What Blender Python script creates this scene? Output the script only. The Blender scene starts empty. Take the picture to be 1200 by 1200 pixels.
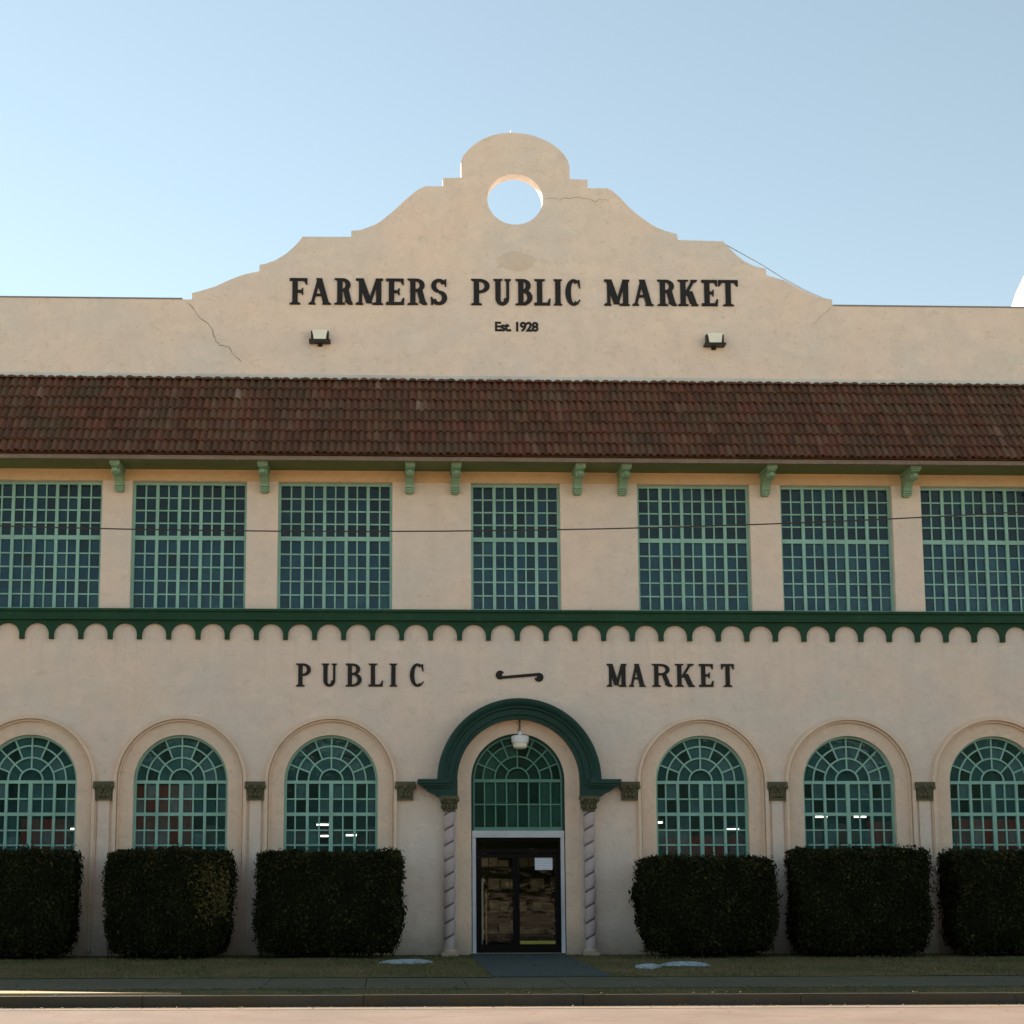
import bpy, bmesh, math, random
from mathutils import Vector, Matrix
random.seed(7)
S = bpy.context.scene
COL = S.collection
PI = math.pi

# ------------------------------------------------------------------ helpers
def tag(o, label=None, cat=None, group=None, kind=None):
    if label: o['label'] = label
    if cat: o['category'] = cat
    if group: o['group'] = group
    if kind: o['kind'] = kind
    return o

def empty(name, loc=(0, 0, 0)):
    o = bpy.data.objects.new(name, None)
    o.location = loc
    o.empty_display_size = .2
    COL.objects.link(o)
    return o

class MB:
    """collects faces; build() links them as ONE mesh object"""
    def __init__(s):
        s.v = []; s.f = []; s.att = []
    def add(s, vs, fs, a=0.0):
        n = len(s.v)
        s.v += [tuple(p) for p in vs]
        s.f += [tuple(i + n for i in f) for f in fs]
        s.att += [a] * len(fs)
        return s
    def box(s, x0, x1, y0, y1, z0, z1, a=0.0):
        v = [(x0,y0,z0),(x1,y0,z0),(x1,y1,z0),(x0,y1,z0),(x0,y0,z1),(x1,y0,z1),(x1,y1,z1),(x0,y1,z1)]
        f = [(0,3,2,1),(4,5,6,7),(0,1,5,4),(1,2,6,5),(2,3,7,6),(3,0,4,7)]
        return s.add(v, f, a)
    def prism(s, pts, y0, y1):
        """pts: simple polygon in XZ (convex or mildly concave), extruded along y"""
        n = len(pts)
        v = [(p[0], y0, p[1]) for p in pts] + [(p[0], y1, p[1]) for p in pts]
        f = [tuple(range(n)), tuple(range(2*n-1, n-1, -1))]
        f += [(i, i+n, (i+1) % n + n, (i+1) % n) for i in range(n)]
        return s.add(v, f)
    def prism_x(s, pts, x0, x1):
        """pts polygon in YZ extruded along x"""
        n = len(pts)
        v = [(x0, p[0], p[1]) for p in pts] + [(x1, p[0], p[1]) for p in pts]
        f = [tuple(range(n)), tuple(range(2*n-1, n-1, -1))]
        f += [(i, i+n, (i+1) % n + n, (i+1) % n) for i in range(n)]
        return s.add(v, f)
    def arc(s, cx, cz, r0, r1, y0, y1, a0=0, a1=180, n=40):
        """solid ring sector in XZ"""
        vs = []; fs = []
        for i in range(n+1):
            t = math.radians(a0 + (a1-a0)*i/n); c, q = math.cos(t), math.sin(t)
            vs += [(cx+r0*c, y0, cz+r0*q), (cx+r1*c, y0, cz+r1*q), (cx+r1*c, y1, cz+r1*q), (cx+r0*c, y1, cz+r0*q)]
        for i in range(n):
            b = i*4
            for k in range(4):
                fs.append((b+k, b+(k+1) % 4, b+4+(k+1) % 4, b+4+k))
        fs += [(0, 3, 2, 1), (n*4, n*4+1, n*4+2, n*4+3)]
        return s.add(vs, fs)
    def sweep_arc(s, cx, cz, prof, n=64, closed=True):
        """profile [(r,y)] swept over the upper half circle"""
        m = len(prof); vs = []; fs = []
        for i in range(n+1):
            t = PI*i/n
            for r, y in prof: vs.append((cx+r*math.cos(t), y, cz+r*math.sin(t)))
        for i in range(n):
            for k in range(m-1):
                fs.append((i*m+k, i*m+k+1, (i+1)*m+k+1, (i+1)*m+k))
        return s.add(vs, fs)
    def tube(s, pts, r, n=8):
        vs = []; fs = []
        for i, p in enumerate(pts):
            p = Vector(p)
            d = (Vector(pts[min(i+1, len(pts)-1)]) - Vector(pts[max(i-1, 0)])).normalized()
            u = d.cross(Vector((0, 0, 1)))
            if u.length < .05: u = d.cross(Vector((0, 1, 0)))
            u.normalize(); w = d.cross(u)
            for k in range(n):
                a = 2*PI*k/n
                vs.append(p + u*math.cos(a)*r + w*math.sin(a)*r)
        for i in range(len(pts)-1):
            for k in range(n):
                fs.append((i*n+k, i*n+(k+1) % n, (i+1)*n+(k+1) % n, (i+1)*n+k))
        fs += [tuple(range(n)), tuple(range((len(pts)-1)*n, len(pts)*n))]
        return s.add(vs, fs)
    def lathe(s, cx, cy, prof, n=20):
        """prof [(r,z)]"""
        m = len(prof); vs = []; fs = []
        for i in range(n):
            a = 2*PI*i/n
            for r, z in prof: vs.append((cx+r*math.cos(a), cy+r*math.sin(a), z))
        for i in range(n):
            j = (i+1) % n
            for k in range(m-1):
                fs.append((i*m+k, j*m+k, j*m+k+1, i*m+k+1))
        fs.append(tuple(i*m for i in range(n))); fs.append(tuple(i*m+m-1 for i in range(n)))
        return s.add(vs, fs)
    def blob(s, c, rx, ry, rz, n=8):
        vs = []; fs = []
        for i in range(n+1):
            t = PI*i/n
            for k in range(n):
                a = 2*PI*k/n
                vs.append((c[0]+rx*math.sin(t)*math.cos(a), c[1]+ry*math.sin(t)*math.sin(a), c[2]+rz*math.cos(t)))
        for i in range(n):
            for k in range(n):
                fs.append((i*n+k, i*n+(k+1) % n, (i+1)*n+(k+1) % n, (i+1)*n+k))
        return s.add(vs, fs)
    def build(s, name, mat, parent=None, smooth=False, att=False, normals=True, bevel=0):
        me = bpy.data.meshes.new(name)
        me.from_pydata(s.v, [], s.f)
        if att:
            a = me.attributes.new('rnd', 'FLOAT', 'FACE')
            a.data.foreach_set('value', s.att)
        if normals:
            bm = bmesh.new(); bm.from_mesh(me)
            bmesh.ops.recalc_face_normals(bm, faces=bm.faces)
            bm.to_mesh(me); bm.free()
        if smooth:
            me.polygons.foreach_set('use_smooth', [True]*len(me.polygons))
            try: me.set_sharp_from_angle(angle=math.radians(35))
            except Exception: pass
        me.materials.append(mat)
        o = bpy.data.objects.new(name, me)
        COL.objects.link(o)
        if parent: o.parent = parent
        if bevel:
            m = o.modifiers.new('bevel', 'BEVEL'); m.width = bevel; m.segments = 2; m.limit_method = 'ANGLE'
        return o

def plate(outer, holes, y0, y1):
    """flat XZ plate with holes, from y0 to y1 -> MB"""
    cu = bpy.data.curves.new('tmp', 'CURVE'); cu.dimensions = '2D'; cu.fill_mode = 'BOTH'
    cu.extrude = (y1-y0)/2
    for poly in [outer]+holes:
        sp = cu.splines.new('POLY'); sp.points.add(len(poly)-1)
        for i, p in enumerate(poly): sp.points[i].co = (p[0], p[1], 0, 1)
        sp.use_cyclic_u = True
    ob = bpy.data.objects.new('tmp', cu)
    me = bpy.data.meshes.new_from_object(ob)
    m = MB()
    vs = [(v.co.x, (y0+y1)/2 + v.co.z, v.co.y) for v in me.vertices]
    m.add(vs, [tuple(reversed(p.vertices)) for p in me.polygons])
    bpy.data.objects.remove(ob); bpy.data.curves.remove(cu); bpy.data.meshes.remove(me)
    return m

def horseshoe(cx, cz, r, z0, n=40):
    p = [(cx-r, z0), (cx+r, z0)]
    p += [(cx+r*math.cos(PI*i/n), cz+r*math.sin(PI*i/n)) for i in range(n+1)]
    return p
def rect(x0, x1, z0, z1): return [(x0, z0), (x1, z0), (x1, z1), (x0, z1)]

def copy_tree(o, parent, loc):
    c = o.copy(); COL.objects.link(c); c.parent = parent; c.location = loc
    for ch in o.children:
        d = ch.copy(); COL.objects.link(d); d.parent = c
    return c

# ------------------------------------------------------------------ materials
class NT:
    def __init__(s, name):
        s.m = bpy.data.materials.new(name); s.m.use_nodes = True
        s.t = s.m.node_tree; s.t.nodes.clear()
        s.out = s.t.nodes.new('ShaderNodeOutputMaterial')
        s.b = s.n('ShaderNodeBsdfPrincipled')
        s.l(s.b.outputs[0], s.out.inputs[0])
    def n(s, typ, **kw):
        nd = s.t.nodes.new(typ)
        for k, v in kw.items(): setattr(nd, k, v)
        return nd
    def l(s, a, b): s.t.links.new(a, b)
    def pos(s, scale=(1, 1, 1)):
        g = s.n('ShaderNodeNewGeometry'); mp = s.n('ShaderNodeMapping')
        mp.inputs['Scale'].default_value = scale
        s.l(g.outputs['Position'], mp.inputs['Vector'])
        return mp.outputs[0]
    def noise(s, scale=1, detail=4, rough=.55, vec=None, sc=(1, 1, 1)):
        nd = s.n('ShaderNodeTexNoise'); nd.inputs['Scale'].default_value = scale
        nd.inputs['Detail'].default_value = detail; nd.inputs['Roughness'].default_value = rough
        s.l(vec or s.pos(sc), nd.inputs['Vector'])
        return nd.outputs['Fac']
    def ramp(s, fac, stops):
        r = s.n('ShaderNodeValToRGB'); e = r.color_ramp.elements
        while len(e) < len(stops): e.new(.5)
        for i, (p, c) in enumerate(stops):
            e[i].position = p; e[i].color = (*c, 1) if len(c) == 3 else c
        s.l(fac, r.inputs[0]); return r.outputs[0]
    def mix(s, fac, a, b, mode='MIX'):
        m = s.n('ShaderNodeMix', data_type='RGBA', blend_type=mode)
        for sock, v in ((m.inputs[0], fac), (m.inputs[6], a), (m.inputs[7], b)):
            if isinstance(v, (int, float)): sock.default_value = v
            elif isinstance(v, tuple): sock.default_value = (*v, 1)
            else: s.l(v, sock)
        return m.outputs[2]
    def math(s, op, a, b=0.0, c=None):
        m = s.n('ShaderNodeMath', operation=op)
        for i, v in enumerate((a, b) if c is None else (a, b, c)):
            if isinstance(v, (int, float)): m.inputs[i].default_value = v
            else: s.l(v, m.inputs[i])
        return m.outputs[0]
    def bump(s, h, strength=.3, dist=.02, prev=None):
        b = s.n('ShaderNodeBump'); b.inputs['Strength'].default_value = strength
        b.inputs['Distance'].default_value = dist; s.l(h, b.inputs['Height'])
        if prev: s.l(prev, b.inputs['Normal'])
        return b.outputs[0]
    def fin(s, col, rough=.8, normal=None, spec=.3, metal=0):
        if isinstance(col, tuple): s.b.inputs['Base Color'].default_value = (*col, 1)
        else: s.l(col, s.b.inputs['Base Color'])
        if isinstance(rough, (int, float)): s.b.inputs['Roughness'].default_value = rough
        else: s.l(rough, s.b.inputs['Roughness'])
        s.b.inputs['Specular IOR Level'].default_value = spec
        s.b.inputs['Metallic'].default_value = metal
        if normal: s.l(normal, s.b.inputs['Normal'])
        return s.m

def k(c, f): return tuple(min(1, x*f) for x in c)
def stucco(name, base, splash=False, streak=True):
    t = NT(name)
    n1 = t.noise(.55, 5); n2 = t.noise(2.6, 6, .65); n3 = t.noise(9, 5, .6)
    warm = (base[0]*1.05, base[1]*.98, base[2]*.93); cool = (base[0]*.91, base[1]*.95, base[2]*.97)
    c = t.mix(t.ramp(n1, [(.35, (0,)*3), (.65, (1,)*3)]), warm, cool)
    c = t.mix(t.ramp(n2, [(.42, (0,)*3), (.72, (.55,)*3)]), c, (base[0]*.84, base[1]*.83, base[2]*.80))
    # blotches of old repair
    v = t.ramp(t.noise(1.7, 6, .6, sc=(1, 1, 1.6)), [(.54, (0,)*3), (.62, (.45,)*3)])
    c = t.mix(v, c, (base[0]*1.07, base[1]*1.05, base[2]*1.0))
    if streak:
        st = t.noise(1.0, 4, .6, sc=(3.2, 1, .16))
        c = t.mix(t.ramp(st, [(.54, (0,)*3), (.80, (.22,)*3)]), c, (base[0]*.78, base[1]*.75, base[2]*.70))
    sm = t.ramp(t.noise(4.2, 5, .7, sc=(1, 1, 1.3)), [(.57, (0,)*3), (.68, (.5,)*3)])
    c = t.mix(sm, c, (base[0]*.80, base[1]*.77, base[2]*.70))
    tr = t.ramp(t.noise(2.4, 8, .75, sc=(1, 1, 2.2)), [(.59, (0,)*3), (.64, (.5,)*3), (.68, (.1,)*3)])
    c = t.mix(tr, c, (base[0]*.74, base[1]*.71, base[2]*.63))
    pits = t.ramp(t.noise(13, 5, .7), [(.60, (0,)*3), (.70, (.6,)*3)])
    c = t.mix(pits, c, (base[0]*.62, base[1]*.58, base[2]*.52))
    if splash:
        g0 = t.n('ShaderNodeNewGeometry'); s0 = t.n('ShaderNodeSeparateXYZ'); t.l(g0.outputs['Position'], s0.inputs[0])
        band = t.ramp(t.math('MULTIPLY_ADD', s0.outputs[2], .5, -2.75), [(0, (0,)*3), (.45, (1,)*3), (.52, (1,)*3), (.55, (0,)*3)])
        dr = t.ramp(t.noise(1.0, 5, .6, sc=(7, 1, .35)), [(.54, (0,)*3), (.76, (.35,)*3)])
        c = t.mix(t.math('MULTIPLY', band, dr), c, (base[0]*.62, base[1]*.60, base[2]*.54))
        g = t.n('ShaderNodeNewGeometry'); sx = t.n('ShaderNodeSeparateXYZ'); t.l(g.outputs['Position'], sx.inputs[0])
        h = t.math('ADD', sx.outputs[2], t.math('MULTIPLY', n2, .7))
        f = t.ramp(h, [(.35, (.6,)*3), (1.0, (0,)*3)])
        c = t.mix(f, c, (.20, .165, .125))
    b = t.bump(t.noise(3.5, 6, .65), .7, .04)
    b = t.bump(n3, .3, .012, b)
    b = t.bump(t.noise(60, 2), .25, .004, b)
    return t.fin(c, .93, b, .15)

STUC = (.83, .685, .585)
M = {}
M['stucco'] = stucco('stucco_wall', STUC, True)
M['stucco_top'] = stucco('stucco_parapet', (.85, .71, .61))
M['stucco_trim'] = stucco('stucco_trim', (.83, .64, .50), True, False)
M['stucco_bounce_band'] = stucco('stucco_bounce_band', (.76, .52, .30), False, False)  # ochre carries the warm street bounce under the eave

def paint(name, c, rough=.55, wear=None, amt=.5, sc=5, spec=.35):
    t = NT(name)
    n = t.noise(sc, 5, .6); m = t.noise(sc*.2, 3)
    col = t.mix(t.ramp(m, [(.3, (0,)*3), (.7, (1,)*3)]), k(c, .85), k(c, 1.12))
    if wear: col = t.mix(t.ramp(n, [(.58, (0,)*3), (.74, (amt,)*3)]), col, wear)
    return t.fin(col, rough, t.bump(n, .15, .006), spec)
M['mint'] = paint('mint_paint', (.27, .49, .405), .5, (.36, .43, .36), .5, 7)
M['mint_bracket'] = paint('mint_bracket_paint', (.25, .40, .26), .6, (.46, .54, .42), .8, 9)
M['green'] = paint('dark_green_paint', (.012, .058, .027), .55, (.04, .085, .045), .8, 5, .2)
M['hood'] = paint('hood_green_paint', (.017, .055, .045), .55, (.045, .09, .07), .5, 8, .2)
M['green_frame'] = paint('green_frame_paint', (.10, .25, .18), .5, (.16, .28, .2), .5, 9)
M['soffit'] = paint('soffit_paint', (.15, .19, .075), .75, (.26, .24, .12), .6, 4)
M['black'] = paint('black_letter_paint', (.012, .009, .008), .6, (.04, .03, .025), .5, 12)
M['door_black'] = paint('dark_door_metal', (.008, .005, .004), .6, None, 0, 5, .12)
M['white'] = paint('white_door_trim', (.60, .595, .62), .45, (.42, .42, .45), .4, 8)
M['mortar'] = paint('eave_mortar', (.24, .18, .14), .95, (.42, .36, .3), .9, 14, .1)
M['flash'] = paint('roof_flashing', (.66, .63, .58), .6, (.42, .4, .36), .6, 5)
M['coping'] = paint('coping_metal', (.25, .24, .24), .6)
M['crack'] = paint('crack_dark', (.36, .28, .21), .95, None, 0, 8, .05)
M['patch'] = stucco('plaster_patch', (.76, .62, .51), False, False)
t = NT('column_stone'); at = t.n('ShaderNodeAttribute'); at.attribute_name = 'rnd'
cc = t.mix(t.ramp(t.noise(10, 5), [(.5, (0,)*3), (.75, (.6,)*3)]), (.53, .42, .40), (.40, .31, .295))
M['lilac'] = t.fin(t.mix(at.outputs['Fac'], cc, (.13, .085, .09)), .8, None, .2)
M['cap'] = paint('capital_bronze_paint', (.115, .105, .06), .75, (.045, .05, .028), .9, 14, .2)
M['metal_dark'] = paint('dark_metal', (.02, .018, .014), .5)
M['lampglass'] = paint('lamp_cover', (.95, .86, .70), .25)
M['lampwhite'] = paint('lamp_white', (.82, .82, .83), .3)
t = NT('notice_paper'); wv = t.n('ShaderNodeTexWave', bands_direction='Z'); wv.inputs['Scale'].default_value = 9; wv.inputs['Distortion'].default_value = .4
t.l(t.pos(), wv.inputs['Vector'])
M['paper'] = t.fin(t.mix(t.ramp(wv.outputs['Fac'], [(.7, (0,)*3), (.85, (.55,)*3)]), (.78, .78, .84), (.30, .32, .42)), .7)
M['yellow'] = paint('yellow_sticker', (.40, .36, .07), .6, None)
M['rubber'] = paint('cable_rubber', (.045, .032, .028), .8)
M['wood'] = paint('pole_wood', (.12, .085, .06), .9)
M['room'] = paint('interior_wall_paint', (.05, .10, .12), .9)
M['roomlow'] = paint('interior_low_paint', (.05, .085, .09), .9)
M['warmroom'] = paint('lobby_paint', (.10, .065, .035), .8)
M['red'] = paint('red_cloth', (.60, .05, .04), .85, (.2, .02, .02), .8, 3)
M['tan'] = paint('tan_wood', (.50, .30, .15), .6)
M['goods'] = paint('shelf_goods', (.50, .43, .28), .8, (.06, .05, .03), 1, 7)
M['roofdeck'] = paint('roof_deck', (.3, .29, .28), .9)
M['board'] = paint('pale_board', (.28, .36, .32), .7, (.4, .45, .4), .6, 6)

t = NT('fluorescent_tube'); t.b.inputs['Emission Color'].default_value = (1, .96, .88, 1)
t.b.inputs['Emission Strength'].default_value = 1.8; M["tube"] = t.fin((.9, .9, .9), .5)

def glass(name, tint, bodies, opaq=.35, refl=.8):
    t = NT(name)
    at = t.n('ShaderNodeAttribute'); at.attribute_name = 'rnd'
    tr = t.n('ShaderNodeBsdfTransparent'); tr.inputs[0].default_value = (*tint, 1)
    gl = t.n('ShaderNodeBsdfGlossy'); gl.inputs['Roughness'].default_value = .05
    df = t.n('ShaderNodeBsdfDiffuse')
    c = t.ramp(at.outputs['Fac'], [(i/(len(bodies)-1), b) for i, b in enumerate(bodies)])
    c = t.mix(t.ramp(t.noise(3.5, 4), [(.4, (0,)*3), (.7, (.5,)*3)]), c, k(bodies[1], .45)); t.l(c, df.inputs[0])
    fr = t.n('ShaderNodeFresnel'); fr.inputs[0].default_value = 1.5
    b = t.bump(t.noise(4.5, 3), .25, .02); t.l(b, gl.inputs['Normal']); t.l(b, fr.inputs['Normal'])
    m1 = t.n('ShaderNodeMixShader'); t.l(t.math('MULTIPLY_ADD', at.outputs['Fac'], .25, opaq-.1), m1.inputs[0]); t.l(tr.outputs[0], m1.inputs[1]); t.l(df.outputs[0], m1.inputs[2])
    m2 = t.n('ShaderNodeMixShader'); t.l(t.math('MULTIPLY', fr.outputs[0], refl), m2.inputs[0])
    t.l(m1.outputs[0], m2.inputs[1]); t.l(gl.outputs[0], m2.inputs[2])
    t.l(m2.outputs[0], t.out.inputs[0]); t.t.nodes.remove(t.b)
    return t.m
M['glass_up'] = glass('upper_window_glass', (.4, .6, .7), [(.008, .03, .03), (.010, .06, .075), (.010, .075, .125), (.03, .12, .15)], .62, .7)
M['glass_low'] = glass('lower_window_glass', (.88, .92, .88), [(.03, .09, .08), (.06, .20, .19), (.08, .25, .25), (.13, .28, .28)], .38, .8)
M['glass_door'] = glass('door_glass', (.95, .9, .8), [(.03, .02, .01), (.03, .02, .01)], .12, .9)
M['glass_fan'] = glass('fanlight_glass', (.7, .8, .74), [(.03, .10, .075), (.04, .14, .11), (.06, .17, .13)], .42, .8)

# roof tile
t = NT('clay_tiles')
at = t.n('ShaderNodeAttribute'); at.attribute_name = 'rnd'
c = t.ramp(at.outputs['Fac'], [(0, (.10, .046, .028)), (.35, (.145, .058, .036)), (.7, (.175, .068, .042)), (.90, (.15, .08, .045)), (.993, (.20, .10, .065)), (1, (.36, .25, .19))])
c = t.mix(t.ramp(t.noise(1.3, 5, .6), [(.42, (0,)*3), (.68, (.75,)*3)]), c, (.10, .07, .04))
c = t.mix(t.ramp(t.noise(7, 4, .7), [(.64, (0,)*3), (.76, (.7,)*3)]), c, (.24, .15, .11))
M['tile'] = t.fin(c, .85, t.bump(t.noise(30, 3), .3, .006), .2)

# grounds
t = NT('winter_lawn')
c = t.mix(t.ramp(t.noise(.8, 5, .6, sc=(1, .6, 1)), [(.35, (0,)*3), (.65, (1,)*3)]), (.075, .078, .030), (.165, .125, .065))
c = t.mix(t.ramp(t.noise(14, 4, .7), [(.45, (0,)*3), (.7, (.7,)*3)]), c, (.17, .135, .07))
M['lawn'] = t.fin(c, .95, t.bump(t.noise(40, 3), .8, .03), .05)
t = NT('grass_blades')
at = t.n('ShaderNodeAttribute'); at.attribute_name = 'rnd'
M['grass'] = t.fin(t.ramp(at.outputs['Fac'], [(0, (.05, .065, .02)), (.5, (.10, .105, .04)), (.8, (.18, .145, .07)), (1, (.28, .22, .12))]), .8, None, .1)
def concrete(name, base, joint=None, cracks=False):
    t = NT(name)
    c = t.mix(t.ramp(t.noise(.7, 6, .6), [(.35, (0,)*3), (.65, (1,)*3)]), k(base, .86), k(base, 1.1))
    c = t.mix(t.ramp(t.noise(18, 4, .7), [(.5, (0,)*3), (.75, (.45,)*3)]), c, k(base, .68))
    if not cracks:
        c = t.mix(t.ramp(t.noise(1.9, 7, .7, sc=(.6, 1.6, 1)), [(.46, (0,)*3), (.66, (.8,)*3)]), c, (base[0]*1.15, base[1]*.95, base[2]*.62))
        c = t.mix(t.ramp(t.noise(5, 6, .7), [(.55, (0,)*3), (.72, (.6,)*3)]), c, k(base, .5))
    if cracks:
        v = t.n('ShaderNodeTexVoronoi', feature='DISTANCE_TO_EDGE'); v.inputs['Scale'].default_value = .33
        wv = t.n('ShaderNodeVectorMath', operation='ADD')
        nz = t.n('ShaderNodeTexNoise'); nz.inputs['Scale'].default_value = 1.6; nz.inputs['Detail'].default_value = 6
        ps = t.pos(); t.l(ps, nz.inputs['Vector']); t.l(ps, wv.inputs[0]); t.l(nz.outputs['Color'], wv.inputs[1])
        t.l(wv.outputs[0], v.inputs['Vector'])
        c = t.mix(t.ramp(v.outputs['Distance'], [(0.0, (.85,)*3), (.013, (0,)*3)]), c, (.15, .085, .06))
        c = t.mix(t.ramp(t.noise(2.2, 5, .65), [(.56, (0,)*3), (.8, (.5,)*3)]), c, (base[0]*.75, base[1]*.62, base[2]*.5))
    return t.fin(c, .9, t.bump(t.noise(35, 4), .4, .01), .2)
M['road'] = concrete('road_concrete', (.165, .120, .092), cracks=True)
M['gutter'] = concrete('gutter_concrete', (.19, .145, .112))
M['sun_pale'] = concrete('sun_patch_pale', (.40, .30, .19))  # pale tone standing in for sunlight on the verge
M['walk'] = concrete('sidewalk_concrete', (.095, .092, .065))
M['path'] = concrete('path_concrete', (.055, .075, .078))
M['kerb'] = concrete('kerb_concrete', (.080, .070, .052))
M['earth'] = concrete('far_ground', (.40, .31, .22))
t = NT('old_snow'); M['snow'] = t.fin(t.mix(t.ramp(t.noise(9, 4), [(.4, (0,)*3), (.7, (1,)*3)]), (.36, .43, .47), (.17, .21, .22)), .7, t.bump(t.noise(12, 4), .6, .03), .3)

def foliage(name, stops):
    t = NT(name)
    at = t.n('ShaderNodeAttribute'); at.attribute_name = 'rnd'
    c = t.ramp(at.outputs['Fac'], stops)
    return t.fin(c, .8, None, .06)
M['leaf'] = foliage('dark_shrub_leaves', [(0, (.007, .009, .003)), (.5, (.020, .022, .008)), (.75, (.046, .044, .015)), (.88, (.065, .052, .016)), (1, (.13, .098, .032))])
M['reflection_leaf'] = paint('reflection_foliage', (.03, .035, .015), .9, (.05, .05, .02), .8, 1, .05)
M['bark'] = paint('shrub_bark', (.02, .014, .01), .9)

# ------------------------------------------------------------------ the building
B = empty('market_building')
tag(B, 'cream stucco two-storey market hall with tiled eave and curved gable', 'building')
XL, XR = -21.6, 21.6
CX = .02
UP = [(-14.19, -11.78), (-11.12, -8.715), (-8.09, -5.68), (-5.02, -2.606), (-.94, 1.0-.04), (2.606, 5.02), (5.68, 8.09), (8.715, 11.12), (11.78, 14.19)]
UZ0, UZ1 = 7.14, 9.895
AC = [-13.13, -10.04, -6.95, -3.857, 3.857, 6.95, 10.04, 13.13]
AR, ASP, ASILL = .968, 3.55, 1.35
R1 = 1.25

holes = [rect(a, b, UZ0, UZ1) for a, b in UP] + [horseshoe(c, ASP, R1, .05) for c in AC] + [horseshoe(CX, 3.57, 1.27, .05)]
m = plate(rect(XL, XR, -.2, 11.2), holes, 0, .34)
m.build('wall', M['stucco'], B)
# recessed surrounds of the arched windows, one each
sr = plate(horseshoe(0, ASP, R1-.001, .045), [horseshoe(0, ASP, AR, ASILL)], .03, .34)
surround0 = sr.build('arch_surround', M['stucco_trim'], B); surround0.location = (AC[0], 0, 0)
mo = MB()
def horse_ring(mo, cx, cz, r0, r1, y0, y1, z0):
    mo.arc(cx, cz, r0, r1, y0, y1, 0, 180, 48)
    mo.box(cx-r1, cx-r0, y0, y1, z0, cz); mo.box(cx+r0, cx+r1, y0, y1, z0, cz)
horse_ring(mo, 0, ASP, 1.245, 1.275, -.035, .03, .1)
horse_ring(mo, 0, ASP, 1.275, 1.293, -.004, .03, .1)
horse_ring(mo, 0, ASP, 1.293, 1.36, -.085, .03, .1)
horse_ring(mo, 0, ASP, 1.36, 1.388, -.03, .01, .1)
mould0 = mo.build('arch_moulding', M['stucco_trim'], B); mould0.location = (AC[0], 0, 0)
for c in AC[1:]:
    copy_tree(surround0, B, (c, 0, 0)); copy_tree(mould0, B, (c, 0, 0))

# entrance recess surround
plate(horseshoe(CX, 3.57, 1.269, .045), [horseshoe(CX, 3.585, .975, .0461)], .10, .34).build('entrance_surround', M['stucco_trim'], B)

# --- windows
def panes(mo, x0, x1, z0, z1, y, a=None):
    """one slightly tilted quad"""
    tx = random.gauss(0, .003)*(x1-x0); tz = random.gauss(0, .003)*(z1-z0)
    mo.add([(x0, y-tx-tz, z0), (x1, y+tx-tz, z0), (x1, y+tx+tz, z1), (x0, y-tx+tz, z1)], [(0, 1, 2, 3)], random.random() if a is None else a)

def upper_window(w, nsec):
    f = MB(); g = MB(); y0, y1 = .155, .225
    fr = .055; H = UZ1-UZ0
    f.box(0, w, y0-.02, y1, 0, .06); f.box(0, w, y0-.02, y1, H-.055, H)
    f.box(0, fr, y0-.019, y1, .06, H-.055); f.box(w-fr, w, y0-.019, y1, .06, H-.055)
    zt = 8.70-UZ0
    f.box(fr, w-fr, y0-.012, y1-.01, zt-.045, zt+.045)
    iw = w-2*fr; sw = iw/nsec
    xs = [fr+sw*i for i in range(nsec+1)]
    for i in range(1, nsec): f.box(xs[i]-.033, xs[i]+.033, y0-.016, y1-.008, .06, H-.055)
    def rows(za, zb, n):
        for i in range(nsec):
            a = xs[i]+(.033 if i else 0); b = xs[i+1]-(.033 if i < nsec-1 else 0); c = (a+b)/2
            f.box(c-.015, c+.015, y0+.005, y1-.02, za, zb)
            for j in range(1, n):
                z = za+(zb-za)*j/n
                f.box(a, b, y0+.008, y1-.022, z-.015, z+.015)
            for j in range(n):
                z = za+(zb-za)*j/n; zz = za+(zb-za)*(j+1)/n
                lo_ = .62 if za < 1 else .18
                panes(g, a, c, z, zz, y1-.03, min(1, max(0, random.gauss(lo_, .2)))); panes(g, c, b, z, zz, y1-.03, min(1, max(0, random.gauss(lo_, .2))))
    rows(zt+.045, H-.055, 4); rows(.06, zt-.045, 5)
    o = f.build('upper_window', M['mint'], B)
    g.build('glass', M['glass_up'], o, normals=False, att=True)
    return o
w5 = None; wins = []
for a, b in UP:
    if a < 0 < b:
        o = upper_window(b-a, 4)
    elif w5 is None:
        o = w5 = upper_window(2.41, 5)
    else:
        o = w5.copy(); COL.objects.link(o); o.parent = B
        for ch in w5.children:
            d = ch.copy(); COL.objects.link(d); d.parent = o
    o.location = (a, 0, UZ0); wins.append(o)
    o.scale = ((b-a)/2.41 if not (a < 0 < b) else 1, 1, 1)
# pale board behind the low corner panes of the far window
MB().box(-11.06, -10.13, .235, .25, 7.2, 7.62).build('board', M['board'], B)

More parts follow.
